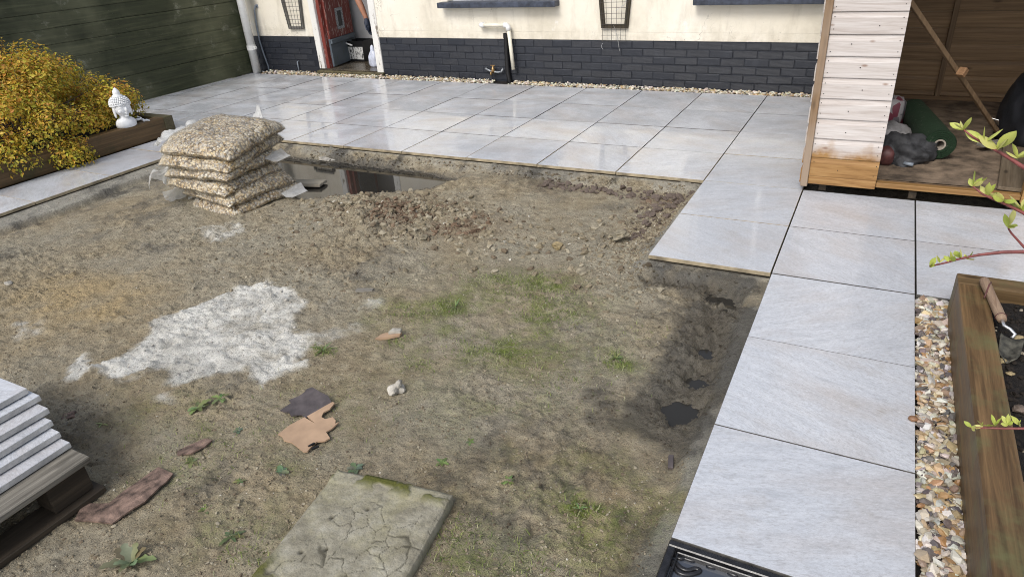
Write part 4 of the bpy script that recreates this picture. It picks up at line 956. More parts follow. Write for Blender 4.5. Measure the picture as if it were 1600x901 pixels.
    if i in (0, 3):
        p = MB(); s0 = i*3.3
        for r_ in range(8):
            for q in range(10):
                u, f_ = q/9-.5, r_/7; p.v.append((L/2-.03+.11*f_, short*.30+u*.20*(1-.3*f_), max(.006, h*.4-.06*f_+.03*f_*float(fbm(u*4+s0, f_, 2, 3, 4)))))
        for r_ in range(7):
            for q in range(9): k = r_*10+q; p.f.append((k, k+1, k+11, k+10)); p.mi.append(0)
        p.build('polythene_end', M['plastic'], t, smooth=True)
    if i == 5:
        p = MB(); 
        for r_ in range(8):
            for q in range(6):
                u, f_ = q/5-.5, r_/7; p.v.append((L*.10+u*.09*(1-.75*f_), short/2-.02+.03*f_, h*.5+.085*f_+.012*math.sin(u*9+f_*4)))
        for r_ in range(7):
            for q in range(5): k = r_*6+q; p.f.append((k, k+1, k+7, k+6)); p.mi.append(0)
        p.build('bag_tuft', M['plastic'], t, smooth=True)
for i, (a, b, wd) in enumerate(BAGS): bag(i, a, b, wd)

# ================================================================== LOOSE THINGS IN THE PIT
def at(px, py, z=-.06):
    c = onz(px, py, z)
    for _ in range(3): c = onz(px, py, TH(c[0], c[1]))
    return c
def loose_stone(name, px, py, sz, mat, label, seed, cat='stone', rough=.5, sub=ICO2, sink=.35, zrot=None, z=None):
    c = at(px, py); rs = random.Random(seed); m = MB(); m.stone((0, 0, 0), sz, Matrix.Identity(3), sub, seed, rough)
    o = m.build(name, mat, None, loc=(c[0], c[1], (c[2] if z is None else z)+sz[2]*(1-sink))); o.rotation_euler = (rs.uniform(-.2, .2), rs.uniform(-.2, .2), rs.uniform(0, 6) if zrot is None else zrot)
    tag(o, label, cat); return o
loose_stone('pale_stone', 622, 611, (.034, .024, .020), M['stone_pale'], 'lumpy pale stone lying alone beyond the cardboard on bare soil', 5, rough=.85, sub=ICO3, sink=.2)
loose_stone('tan_stone', 870, 388, (.035, .022, .020), M['stone_tan'], 'angular yellow tan stone below the row of red rubble', 6, rough=.9, sink=.2)
loose_stone('wet_lump', 966, 370, (.055, .040, .022), M['mud_stone'], 'round muddy lump in a wet hollow near the tile edge', 9, rough=.7, sub=ICO3, sink=.45)
loose_stone('flat_stone', 910, 427, (.035, .030, .012), M['mud_stone'], 'flat grey stone in the soil above the green moss', 14, rough=.6)
loose_stone('grey_stone', 664, 373, (.030, .022, .016), M['mud_stone'], 'grey stone at the foot of the crumbly soil mound', 15, rough=.6)
loose_stone('puddle_stone', 519, 259, (.10, .055, .014), M['stone_pale'], 'flat broken grey slab at the far edge of the puddle', 17, rough=.6, sub=ICO3, z=-.105, zrot=.4)
loose_stone('left_stone', 14, 445, (.028, .022, .014), M['stone_pale'], 'small grey stone in sandy soil near the left tile strip', 19, rough=.6)
loose_stone('dark_pebble', 108, 650, (.03, .02, .006), M['card_brown'], 'thin brown flake on the soil beside the stacked tiles', 21, rough=.8)
c = onz(1427, 654, .008); m = MB(); m.stone((0, 0, 0), (.016, .012, .010), Matrix.Identity(3), ICO2, 4, .3); o = m.build('brown_pebble', M['pebble_brown'], None, smooth=True, loc=(c[0], c[1], .0085)); tag(o, 'single brown pebble lying on the paving beside the gravel strip', 'pebble')

# red rubble row: individuals sharing meshes
rs = random.Random(31); RM = []
for k in range(7):
    m = MB(); m.stone((0, 0, 0), (1, rs.uniform(.65, .95), rs.uniform(.45, .7)), Matrix.Identity(3), ICO1, 50+k, .95); RM.append(m.mesh('rubble_stone', M['rubble']))
spots = []
def scatter(n, fx):
    k = 0
    while k < n:
        x, y = fx()
        if all((x-a)**2+(y-b_)**2 > .00035 for a, b_ in spots): spots.append((x, y)); k += 1
        elif rs.random() < .02: k += 1
scatter(85, lambda: (lambda u: (-2.30+1.05*u, -.185+rs.gauss(0, .042)+.03*u))(rs.random()))
scatter(60, lambda: (lambda u: (-1.36+rs.gauss(0, .055)-.04*u, -.14-.75*u))(rs.random()))
HZ = terrain(np.array([p[0] for p in spots]), np.array([p[1] for p in spots]))[0]
for ri, ((x, y), z) in enumerate(zip(spots, HZ)):
    o = place(rs.choice(RM), 'rubble_stone', None, (x, y, float(z)+.006), (rs.uniform(-.6, .6), rs.uniform(-.6, .6), rs.uniform(0, 6.28))); s_ = rs.choice((.009, .012, .016, .021, .030))*rs.uniform(.8, 1.2); o.scale = (s_, s_, s_)
    far_ = x < -1.30 and y > -.27
    tag(o, 'broken reddish brown stone in the rubble line under the long far paving edge' if far_ else 'broken reddish brown stone in the rubble beside the jutting corner paving tile', 'stone', 'red rubble under the far paving edge' if far_ else 'red rubble beside the corner tile')

# timber bits
def timber(name, px, py, sz, rz, mat, label, z=None, rx=0, ry=0, cat='wood offcut'):
    c = at(px, py); m = MB(); m.box(-sz[0]/2, sz[0]/2, -sz[1]/2, sz[1]/2, 0, sz[2]); o = m.build(name, mat, None, bevel=min(sz)*.12, loc=(c[0], c[1], c[2] if z is None else z)); o.rotation_euler = (rx, ry, rz); tag(o, label, cat); return o
M['block'] = mat_wood('fresh_block', (.20, .105, .05), (.42, .25, .13), 0, 2, .6, knots=False)
timber('wood_block', 556, 308, (.055, .045, .035), .5, M['block'], 'small pale orange wood block at the puddle rim, the flatter one', z=-.095)
timber('wood_block', 575, 303, (.06, .05, .045), 1.0, M['block'], 'small tilted orange wood block standing higher at the puddle rim', z=-.09, rx=.3, ry=.25)
g_ = mat_wood('pale_decking', (.36, .32, .24), (.60, .54, .43), 0, 1.4, .7, knots=False)
bt = thing('ridged_offcut', 'ridged pale decking offcut sticking out beside the gravel bags', 'wood offcut', (-4.05, -.66, -.098), .25)
m = MB(); m.box(-.16, .13, -.06, .06, 0, .016); m.build('board', g_, bt, bevel=.002)
for k in range(5):
    m = MB(); m.box(-.16, .13, -.054+k*.0225, -.040+k*.0225, .0162, .021); m.build('ridge', g_, bt)
timber('grey_chip', 570, 455, (.09, .03, .012), .35, M['plank_x'], 'thin grey wood sliver on soil right of the cement powder')
pc = thing('broken_wood', 'pale splintered wood fragment between cement powder and moss', 'wood offcut', tuple(at(608, 527)), .6)
m = MB(); m.prism([(-.06, -.02), (.0, -.022), (.05, -.012), (.06, .01), (.01, .022), (-.03, .015)], 0.004, .016); m.build('splinter', M['card'], pc)
m = MB(); m.prism([(.0, .0), (.055, -.004), (.06, .02), (.02, .03)], .017, .030); m.build('splinter', M['stone_pale'], pc)
timber('black_scrap', 1048, 722, (.018, .07, .012), .25, M['card_dark'], 'dark scrap stuck in the mud near the bottom tile', z=None)

# cardboard
def sheet(name, px_pts, mat, label, lift=.006, th=.006, cat='cardboard', curl=.012):
    pts = [onz(a, b, -.05) for a, b in px_pts]; c = np.mean(pts, 0); zz = TH(c[0], c[1])+lift
    pts = [onz(a, b, zz)-np.array([c[0], c[1], zz]) for a, b in px_pts]
    t = thing(name, label, cat, (c[0], c[1], zz)); m = MB(); m.prism([(p[0], p[1]) for p in pts], 0, th)
    bm = bmesh.new(); me = m.mesh(name, mat); bm.from_mesh(me); bmesh.ops.triangulate(bm, faces=bm.faces[:]); bmesh.ops.subdivide_edges(bm, edges=bm.edges[:], cuts=2, use_grid_fill=True)
    for v in bm.verts: v.co.z += curl*float(fbm(np.array([v.co.x*7+c[0]*9]), np.array([v.co.y*7]), 1, 2, 77)[0])
    bm.to_mesh(me); bm.free(); o = place(me, 'sheet', t); return t, o
def zp(pts, ox, oy, s): return [(ox+a/s, oy+b/s) for a, b in pts]
cw, _ = sheet('cardboard_piece', zp([(175, 595), (260, 525), (380, 462), (470, 515), (400, 455), (605, 350), (618, 362), (580, 405), (530, 428), (512, 462), (545, 480), (600, 465), (625, 490), (620, 515), (652, 500), (600, 550), (550, 580), (580, 628), (540, 650), (480, 655), (440, 690), (405, 735), (375, 738), (280, 662), (220, 645), (205, 612)], 400, 560, 5.007), M['card'], 'torn tan cardboard piece with slots, lighter half of the pair', .012, curl=.004)
sl_ = MB()
for (a, b) in (((400, 652), (450, 625)), ((430, 672), (482, 648))):
    p, q = onz(400+a[0]/5.007, 560+a[1]/5.007, -.03), onz(400+b[0]/5.007, 560+b[1]/5.007, -.03); o_ = np.array(cw.location); d = (q-p); d = d/np.linalg.norm(d); n_ = np.array([-d[1], d[0], 0])*.003
    pts = [p-n_-o_, q-n_-o_, q+n_-o_, p+n_-o_]; sl_.prism([(v[0], v[1]) for v in pts], .0035, .0105)
sl_.build('slot', M['pipe_black'], cw)
sheet('cardboard_piece', zp([(192, 410), (275, 350), (260, 330), (345, 295), (385, 270), (400, 250), (445, 240), (500, 270), (565, 295), (585, 330), (590, 348), (385, 458), (355, 432), (325, 438), (275, 452), (262, 425), (215, 418)], 400, 560, 5.007), M['card_dark'], 'dark grey wet cardboard piece with torn edges behind the tan piece', .018)
sheet('brown_strip', zp([(312, 675), (345, 600), (450, 595), (520, 540), (655, 450), (718, 482), (690, 515), (600, 600), (465, 685)], 0, 560, 2.643), M['card_brown'], 'flat reddish brown card strip on the soil beside the pallet', .004, curl=.016)
sheet('brown_scrap', zp([(725, 385), (760, 370), (850, 335), (880, 345), (850, 370), (790, 400), (735, 402)], 0, 560, 2.643), M['card_brown'], 'small reddish brown card scrap half buried between weeds', .001, curl=.010)

# mossy concrete slab
def concrete_slab():
    z1 = -.020; P = [onz(a, b, z1)[:2] for a, b in ((527, 731), (707, 770))]; A0, B0 = P; e1 = (B0-A0); L1 = np.linalg.norm(e1); e1 /= L1; e2 = np.array([e1[1], -e1[0]]); L2 = .60
    t = thing('concrete_slab', 'old crazed concrete slab with moss along its edge lying on soil', 'slab', (A0[0], A0[1], z1), math.atan2(e1[1], e1[0]))
    n1, n2 = 130, 170; u, v = np.meshgrid(np.linspace(0, L1, n1), np.linspace(0, -L2, n2)); uf, vf = u.ravel(), v.ravel()
    rs = np.random.RandomState(3); pts = np.stack([rs.uniform(-.05, L1+.05, 60), rs.uniform(-L2-.05, .05, 60)], 1)
    wu = uf+.045*fbm(uf, vf, 9, 4, 4); wv = vf+.045*fbm(uf, vf, 9, 4, 5)
    D = np.sqrt((wu[:, None]-pts[:, 0])**2*1.6+(wv[:, None]-pts[:, 1])**2); D.sort(1); ed = D[:, 1]-D[:, 0]
    wid = .0022+.0028*fbm(uf, vf, 8, 3, 6); crk = ss(wid+.002, 0, ed)*ss(-.25, .25, fbm(uf, vf, 5, 3, 7))
    border = np.minimum.reduce([uf, L1-uf, -vf, vf+L2])
    z = .003*fbm(uf, vf, 12, 4, 8)+.002*fbm(uf, vf, 60, 3, 9)-.002*crk-.006*ss(.012, 0, border)+.003*ss(.05, .06, -vf)*-1
    mossm = np.clip(ss(.075, .02, -vf)*ss(-.12, .12, fbm(uf, vf, 16, 4, 10)+.4*crk-.25*ss(.15, .42, uf)+.12)+ss(.10, .0, np.hypot(uf, vf+.42))*ss(-.1, .3, fbm(uf, vf, 18, 4, 11)), 0, 1)
    z = z+.007*mossm
    holes = 0
    for hx, hy in ((.10, -.19), (.19, -.13), (.085, -.33), (.15, -.30)): holes = holes+np.exp(-(((uf-hx)**2+(vf-hy)**2)/.00005))
    z = z-.008*np.clip(holes, 0, 1); crk = np.clip(crk*.85+holes, 0, 1)
    m = MB(); V = list(zip(uf.tolist(), vf.tolist(), z.tolist())); F = []
    for r_ in range(n2-1):
        for q in range(n1-1): k = r_*n1+q; F.append((k, k+n1, k+n1+1, k+1))
    rim = [q for q in range(n1)]+[r_*n1+n1-1 for r_ in range(1, n2)]+[(n2-1)*n1+q for q in range(n1-2, -1, -1)]+[r_*n1 for r_ in range(n2-2, 0, -1)]
    b0 = len(V); V += [(V[i][0], V[i][1], -.055) for i in rim]; nr = len(rim)
    F += [(rim[i], rim[(i+1) % nr], b0+(i+1) % nr, b0+i) for i in range(nr)]
    m.v, m.f, m.mi = V, F, [0]*len(F); me = m.mesh('slab', M['slab'], smooth=True)
    for nm, arr in (('crk', crk), ('msk', mossm)):
        at_ = me.attributes.new(nm, 'FLOAT', 'POINT'); at_.data.foreach_set('value', np.concatenate([arr, np.full(nr, .35)]).astype('f'))
    place(me, 'slab_body', t)
concrete_slab()

# stacked tiles on a pallet
pal = thing('pallet', 'weathered grey wooden pallet carrying the stack of pale tiles', 'pallet', (-2.38, -3.475, -.05))
for k in range(5):
    m = MB(); x1 = -.0-k*.19; m.box(x1-.145, x1, -.95, 0, .125, .150); m.build('deck_board', M['pallet'], pal, bevel=.004)
for yy in (-.17, -.55, -.95):
    for xx in (-.0, -.42, -.80):
        m = MB(); m.box(xx-.11, xx-.015, yy+.02, yy+.15, .024, .1245); m.build('block', M['pallet_dark'], pal, bevel=.003)
for xx in (-.0, -.42, -.80):
    m = MB(); m.box(xx-.105, xx+.012, -.95, -.0, 0, .022); m.build('runner', M['pallet_dark'], pal, bevel=.003)
SC = [(109, 690), (93, 674), (81, 656), (75, 637), (62, 617), (42, 606)]
words = ['lowest, resting on the pallet', 'second from the pallet', 'third from the pallet', 'fourth from the pallet', 'second from the top', 'topmost, with nothing on it']
zt = .1
for i, (p, wd) in enumerate(zip(SC, words)):
    zt += .0262 if i else .0252; c = onz(*p, zt); m = MB(); m.box(-.6, 0, -.6, 0, -.0215, 0)
    me = m.mesh('stacked_tile', [M['tile_dry'], M['tile_edge_white']]); bm = bmesh.new(); bm.from_mesh(me)
    for f in bm.faces: f.material_index = 0 if f.normal.z > .5 else 1
    bmesh.ops.bevel(bm, geom=list(bm.edges), offset=.0015, segments=1, affect='EDGES'); bm.to_mesh(me); bm.free()
    o = place(me, 'stacked_tile', None, (c[0], c[1], zt), random.Random(i).uniform(-.03, .02)); tag(o, 'pale paving tile in the stack of six, %s' % wd, 'tile', 'spare tiles stacked on the pallet')
m = MB(); m.stone((0, 0, 0), (.018, .09, .008), Matrix.Identity(3), ICO2, 3, .9); c = onz(38, 655, .195); o = m.build('crumpled_wrap', M['card_dark'], None, loc=(-2.70, -3.56, .2065)); o.rotation_euler = (0, 0, -.1); o.scale = (.8, .8, .25); tag(o, 'dark crumpled strip of wrapping wedged between two stacked tiles', 'wrapping')

# drain cover
def drain():
    x0, x1, y1, y0 = -TU+.002, -.002, -2.958, -3.556
    t = thing('drain_cover', 'black recessed drain cover with raised looping ribs beside the last tile', 'drain cover', (x0, y1, 0)); Wd, Hd = x1-x0, y1-y0
    m = MB(); f = .022
    m.box(0, Wd, -f, 0, -.06, .001); m.box(0, Wd, -Hd, -Hd+f, -.06, .001); m.box(0, f, -Hd+f, -f, -.06, .001); m.box(Wd-f, Wd, -Hd+f, -f, -.06, .001); m.build('frame', M['drain'], t, bevel=.003)
    m = MB(); m.box(f+.006, Wd-f-.006, -f-.012, -f-.006, -.05, -.004); m.box(f+.006, f+.012, -Hd+f+.006, -f-.012, -.05, -.004); m.build('inner_rim', M['drain'], t, bevel=.002)
    m = MB(); m.box(f+.0, Wd-f, -Hd+f, -f, -.06, -.022); m.build('tray', M['drain'], t)
    def rib(pts, closed=False, r=.0065):
        P = [np.array(onz(1000+a/6.154, 780+b/6.154, -.018)) for a, b in pts]; P = [(p[0]-x0, p[1]-y1, -.019) for p in P]
        # smooth
        for _ in range(2):
            Q = []
            n = len(P)
            for i in range(n if closed else n-1):
                a_, b_ = np.array(P[i]), np.array(P[(i+1) % n]); Q += [tuple(a_*.75+b_*.25), tuple(a_*.25+b_*.75)]
            P = Q if closed else [P[0]]+Q+[P[-1]]
        if closed: P = P+[P[0], P[1]]
        q = MB(); q.tube(P, r, 8); q.build('rib', M['drain'], t, smooth=True)
    rib([(345, 470), (330, 520), (370, 565), (430, 560), (450, 500), (410, 460)], True); rib([(440, 480), (490, 530), (560, 500), (640, 545), (560, 575), (500, 585), (430, 560)])
    rib([(290, 585), (340, 600), (400, 665), (470, 680), (530, 655), (600, 685), (470, 725), (370, 705), (330, 650)], True)
    rib([(630, 620), (740, 580), (840, 600), (945, 715), (920, 730), (860, 700), (800, 640), (690, 650)], True); rib([(880, 605), (945, 700)]); rib([(990, 650), (1040, 690), (1100, 770)], r=.012); rib([(1080, 670), (1200, 715), (1120, 745)], True)
    for k in range(4): rib([(350+k*190, 830+k*60), (430+k*190, 900+k*60), (520+k*190, 880+k*60), (600+k*190, 950+k*60)], r=.011)
    m = MB(); m.add([(f, -Hd+f, -.0205), (Wd-f, -Hd+f, -.0205), (Wd-f, -f, -.0205), (f, -f, -.0205)], [(0, 1, 2, 3)]); dw = G('drain_water'); dw.bs(col=(.055, .063, .080), rough=.12, spec=.6, coat=.5, coatr=.05, nor=dw.bump(dw.noise(dw.obj(), 30, 4), .15, .004)); m.build('standing_water', dw.m, t)  # bluish base colour paints the sky's sheen into the water
drain()

# ================================================================== RIGHT-HAND GRAVEL AND RAISED BED
PAL2 = [(.60, .54, .44), (.68, .65, .58), (.50, .38, .22), (.40, .24, .11), (.30, .22, .15), (.66, .60, .50), (.20, .17, .15), (.45, .43, .40), (.56, .46, .30), (.14, .12, .12)]
M['flint'] = mat_attr('flint', .5, .45, .35, 130)
def f_right(rs):
    x = rs.uniform(.008, .118); y = -1.225-2.5*rs.random(); u = rs.random()
    return x, y, -.022, .004
gravel('side_gravel', 3000, f_right, (.011, .021), PAL2, 'narrow strip of mixed flint gravel between paving and timber bed', 7, ICO1)
m = MB(); m.add([(.0, -3.9, -.024), (.14, -3.9, -.024), (.14, -1.21, -.024), (.0, -1.21, -.024)], [(0, 1, 2, 3)]); tag(m.build('gravel_bed', M['bed_soil']), kind='structure')
RB = thing('raised_bed', 'brown timber sleeper raised bed with dark soil and a trowel beside the gravel', 'raised bed', (.112, -1.32, 0))
m = MB(); m.box(0, .098, -2.6, -.099, -.03, .182); m.build('sleeper', M['sleeper'], RB, bevel=.007, seg=2)
m = MB(); m.box(0.001, 1.5, -.098, 0, -.03, .180); m.build('sleeper', M['sleeper_x'], RB, bevel=.007, seg=2)
m = MB(); m.box(1.402, 1.5, -2.6, -.099, -.03, .181); m.build('sleeper', M['sleeper'], RB, bevel=.007, seg=2)
m = MB(); m.box(.0985, 1.4015, -2.6, -2.5, -.03, .179); m.build('sleeper', M['sleeper_x'], RB, bevel=.007, seg=2)
n = 90; u, v = np.meshgrid(np.linspace(.098, 1.402, n), np.linspace(-2.5, -.099, n)); zz = .118+.022*fbm(u, v, 6, 4, 61)+.012*fbm(u, v, 25, 3, 62)
m = MB(); m.v = list(zip(u.ravel().tolist(), v.ravel().tolist(), zz.ravel().tolist())); m.f = [(r_*n+q, r_*n+q+1, (r_+1)*n+q+1, (r_+1)*n+q) for r_ in range(n-1) for q in range(n-1)]; m.mi = [0]*len(m.f); m.build('bed_soil', M['bed_soil'], RB, smooth=True)
rs = random.Random(77); m = MB()
for i in range(1500):
    x, y = rs.uniform(.11, .6), rs.uniform(-1.6, -.11); z = .118+.022*float(fbm(x, y, 6, 4, 61))+.012*float(fbm(x, y, 25, 3, 62)); s_ = rs.uniform(.003, .011); k = rs.random()
    col = (.018, .014, .011) if k < .93 else (.30, .26, .2)
    m.stone((x, y, z+s_*.3), (s_, s_*.8, s_*.7), rrot(rs), ICO1, i, .7, col)
tag(m.build('soil_crumbs', M['clod'], RB), kind='stuff')
for k, (px, py, s_) in enumerate(((1590, 530, .020), (1582, 553, .017), (1566, 566, .014), (1594, 640, .022), (1578, 585, .012))):
    c = onz(px, py, .13); m = MB(); m.stone((0, 0, 0), (s_, s_*.8, s_*.6), Matrix.Identity(3), ICO2, 200+k, .6); o = m.build('bed_stone', M['stone_tan'] if k % 2 == 0 else M['rubble'], None, loc=(c[0], c[1], .135))
    tag(o, ['tan stone on the dark bed soil beside the trowel blade', 'angular pinkish stone on the bed soil below the trowel blade', 'small rounded stone on bed soil close to the sleeper', 'larger pale stone at the inner bed soil away from the trowel', 'tiny reddish stone on bed soil past the trowel'][k], 'stone')
# trowel
H0, H1 = Vector(ony(1537, 437, -1.405)), Vector(onz(1566, 500, .19))
H0 = Vector(onz(1537, 437, .205)); H1 = Vector(onz(1566, 500, .190)); dv = (H1-H0).normalized()
tw = thing('trowel', 'wooden handled garden trowel with muddy blade resting on the timber bed edge', 'trowel', tuple(H0)); up_ = Vector((0, 0, 1)); side = dv.cross(up_).normalized()
m = MB(); L = (H1-H0).length
m.tube([dv*L*t_ for t_ in (0, .03, .15, .45, .75, .93, 1.0)], [.013, .0165, .018, .0165, .0175, .0165, .014], 14); m.build('handle', M['handle'], tw, smooth=True)
m = MB(); m.tube([dv*L*.10-side*.0175+up_*.008, dv*L*.25+up_*.020, dv*L*.4+side*.016+up_*.012, dv*L*.47+side*.024-up_*.004], .0028, 6); m.tube([dv*L*.93+(side*math.cos(a)+dv.cross(side)*math.sin(a))*.0172 for a in [i*.4 for i in range(17)]], .0016, 5); m.build('cord', M['red'], tw, smooth=True)
s0 = dv*L; s1 = s0+dv*.03-up_*.004; s2 = Vector(onz(1586, 522, .165))-H0; s3 = Vector(onz(1581, 528, .155))-H0
m = MB(); m.tube([s0, s1, (s1+s2)/2+up_*.004, s2, s3], .0058, 10); m.build('shank', M['steel'], tw, smooth=True)
b0 = s3; b1 = Vector(onz(1573, 566, .138))-H0; bd = (b1-b0).normalized(); bs_ = bd.cross(up_).normalized(); bl = (b1-b0).length; m = MB()
rows = []
for i in range(9):
    f = i/8; wd = .034*(1-.15*f)*(1 if f < .6 else math.sqrt(max(.02, 1-((f-.6)/.42)**2)))
    for q in range(7): u_ = q/6*2-1; rows.append(b0+bd*bl*f+bs_*wd*u_+up_*(.014*u_*u_-.002))
m.add(rows, [(r_*7+q, r_*7+q+1, (r_+1)*7+q+1, (r_+1)*7+q) for r_ in range(8) for q in range(6)])
o = m.build('blade', M['mud_steel'], tw, smooth=True); sol = o.modifiers.new('solid', 'SOLIDIFY'); sol.thickness = .003

# shrub with young yellow-green leaves
def young_shrub():
    B = Vector((.78, -2.95, .12)); t = thing('young_shrub', 'shrub with reddish twigs and fresh yellow green leaf buds in the timber bed', 'shrub', tuple(B)); rs = random.Random(9)
    YP = -3.0
    TW = [[(1506, 203), (1520, 214), (1545, 229), (1562, 238), (1580, 249), (1600, 262), (1660, 300)], [(1520, 291), (1535, 303), (1552, 311), (1572, 319), (1600, 333), (1660, 370)],
          [(1575, 356), (1580, 364), (1600, 386), (1650, 430)], [(1452, 416), (1475, 411), (1500, 404), (1530, 398), (1565, 394), (1600, 393), (1670, 410)], [(1516, 668), (1540, 668), (1570, 669), (1600, 669), (1660, 690)]]
    dep = [-3.02, -2.98, -2.94, -2.96, -3.06]
    CL = [[(1506, 203, 1), (1537, 222, 1.1), (1558, 232, 1.3), (1590, 247, 1.0)], [(1520, 291, 1.0), (1542, 305, 1.0), (1568, 314, .9), (1597, 328, 1.1)], [(1575, 354, 1.2)],
          [(1453, 416, .75), (1468, 410, .6), (1487, 409, .7), (1502, 402, .75), (1512, 405, .6)], [(1518, 667, .6), (1535, 664, .7), (1555, 665, .7), (1575, 663, .7), (1592, 663, .7)]]
    stem_tops = []
    for k, pts in enumerate(TW):
        P = [Vector(ony(a, b_, dep[k]))-B for a, b_ in pts]; base = Vector((rs.uniform(-.03, .03), rs.uniform(-.03, .03), .0))
        mid = P[-1]*.55+base*.45+Vector((.05, 0, .03)); P = P+[P[-1]*.8+mid*.2, mid, base]
        n = len(P); rad = [.0014+.0016*min(1, i/4)+.003*max(0, i-4)/(n-4) for i in range(n)]
        m = MB(); m.tube(P, rad, 7); tw_ = m.build('branch', M['twig'], t, smooth=True)
        for (a, b_, s_) in CL[k]:
            c = Vector(ony(a, b_, dep[k]))-B; nl = 5 if s_ > .8 else 4
            for q in range(nl):
                lm = MB(); ax = Vector((rs.uniform(-1, .7), rs.uniform(-.8, .8), rs.uniform(.1, 1.0))).normalized(); sd2 = ax.cross(Vector((rs.uniform(-1, 1), rs.uniform(-1, 1), rs.uniform(-1, 1)))).normalized(); nn = ax.cross(sd2); Ln = .025*s_*rs.uniform(.7, 1.2); w_ = Ln*.24
                col = rs.choice([(.58, .62, .16), (.50, .57, .12), (.66, .64, .22), (.42, .50, .10)])
                vs = []
                for i in range(6):
                    f = i/5; ww = w_*math.sin(PI*min(.97, f*.86+.08))*(1 if f < .95 else .3); cz = nn*Ln*.22*f*f
                    vs += [c+ax*Ln*f-sd2*ww+cz+nn*ww*.35, c+ax*Ln*f+cz, c+ax*Ln*f+sd2*ww+cz+nn*ww*.35]
                fs = []
                for i in range(5): fs += [(3*i, 3*i+1, 3*i+4, 3*i+3), (3*i+1, 3*i+2, 3*i+5, 3*i+4)]
                lm.add(vs, fs, 0, col); lm.build('leaf', M['leaf'], tw_, smooth=True)
    for k in range(5):
        a = k*1.2; tip = Vector((.25*math.cos(a)+.1, .3*math.sin(a), .55+.08*k)); m = MB(); m.tube([(0, 0, 0), tip*.5+Vector((0, 0, .05)), tip], [.006, .004, .0015], 7); b_ = m.build('branch', M['twig'], t, smooth=True)
        lm = MB()
        for q in range(14):
            f = .35+.65*q/13; p = tip*f+Vector((0, 0, .05*math.sin(f*PI)))
            for z in range(3): leaf_cloud(lm, p, Vector((rs.uniform(-1, 1), rs.uniform(-1, 1), rs.uniform(.2, 1))).normalized(), .032, (.45, .5, .09), rs, 2.2)
        lm.build('leaves', M['leaf'], b_)
young_shrub()

# ================================================================== SHED
shed = thing('shed', 'wooden shed with silvered shiplap boards, brown base and open doorway', 'shed', (-.62, 0, 0))
SX0, SX1, SD, SH = 0.0, 2.0, 2.24, 1.85       # local x, depth, height; local origin at front-left corner
m = MB(); m.box(-.004, .036, -.034, .012, .035, SH); m.build('corner_post', M['shed_post'], shed, bevel=.003)
m = MB(); m.box(SX1-.036, SX1+.004, -.034, .012, .035, SH); m.build('corner_post', M['shed_post'], shed, bevel=.003)
def shiplap(L, hh=.1147):                     # board along x, profile in y,z (outer face -y)
    m = MB(); pr = [(0, 0), (-.013, .000), (-.014, .004), (-.014, hh*.72), (-.011, hh*.80), (-.007, hh*.90), (-.006, hh-.0022), (0, hh-.0022)]
    k = len(pr); vs = [(0, y, z) for y, z in pr]+[(L, y, z) for y, z in pr]; m.add(vs, [tuple(range(k)), tuple(reversed(range(k, 2*k)))]+[(i, k+i, k+(i+1) % k, (i+1) % k) for i in range(k)]); return m
BH = .1155; DX = .402                          # width of the left front panel
nl = MB(); rs = random.Random(55)
fme = shiplap(DX-.037).mesh('cladding_board', M['shed_board']); fme2 = shiplap(SX1-.036-1.13).mesh('cladding_board', M['shed_board'])
for k in range(15):
    z = .100+k*BH
    place(fme, 'cladding_board', shed, (.037, -.004+rs.uniform(-.001, .001), z)); 
    if k < 5 or k > 12: place(fme2, 'cladding_board', shed, (1.13, -.004, z))  # middle boards left out: unseen opening added to brighten the shed inside
    for xx in (.052, DX-.018):
        for dz in (.03, .085):
            if rs.random() < .9: nl.obox((xx+rs.uniform(-.006, .006), -.0185, z+dz+rs.uniform(-.006, .006)), (.0045, .002, .0045), 0)
    if rs.random() < .7: nl.obox((rs.uniform(.12, .3), -.0185, z+rs.uniform(.03, .07)), (.006, .002, .005), 0)
nl.build('nail_heads', M['nail'], shed)
m = MB(); m.box(.0365, DX, -.020, -.001, .050, .0985); m.build('skirting_board', M['shed_board'], shed, bevel=.003)
m = MB(); m.box(1.13, SX1-.037, -.020, -.001, .050, .0985); m.build('skirting_board', M['shed_board'], shed, bevel=.003)
m = MB(); m.box(DX-.045, DX-.003, .001, .045, .10, SH); m.build('door_post', M['shed_stud'], shed, bevel=.002)
m = MB(); m.box(1.105, 1.15, -.024, .045, .0495, SH); m.build('door_post', M['shed_sill'], shed, bevel=.002)
m = MB(); m.box(DX+.002, 1.104, -.012, .035, .060, .090); m.build('door_sill', M['shed_sill'], shed, bevel=.003)
for k, (a, b) in enumerate(((DX-.1, 1.2),)):
    m = MB(); m.box(a, b, .036, .075, .045, .084); m.build('floor_edge', M['shed_stud'], shed, bevel=.002)
for xx in (.12, .60, 1.08, 1.6):
    m = MB(); m.box(xx-.02, xx+.02, .02, SD-.02, .003, .0445); m.build('bearer', M['pallet_dark'], shed)
n = 60; u, v = np.meshgrid(np.linspace(.02, SX1-.02, n), np.linspace(.076, SD, n)); zz = .086+.004*fbm(u, v, 4, 4, 71)+.003*fbm(u, v, 20, 3, 72)
m = MB(); m.v = list(zip(u.ravel().tolist(), v.ravel().tolist(), zz.ravel().tolist())); m.f = [(r_*n+q, r_*n+q+1, (r_+1)*n+q+1, (r_+1)*n+q) for r_ in range(n-1) for q in range(n-1)]; m.mi = [0]*len(m.f)
m.build('floor', M['shed_floor'], shed, smooth=True)
bme = shiplap(SX1, .1205).mesh('back_board', M['shed_in'])
for k in range(15): place(bme, 'back_board', shed, (0, SD+.014+rs.uniform(-.001, .001), .03+k*.121))
sme = shiplap(SD-.013, .1205).mesh('side_board', M['shed_board'])
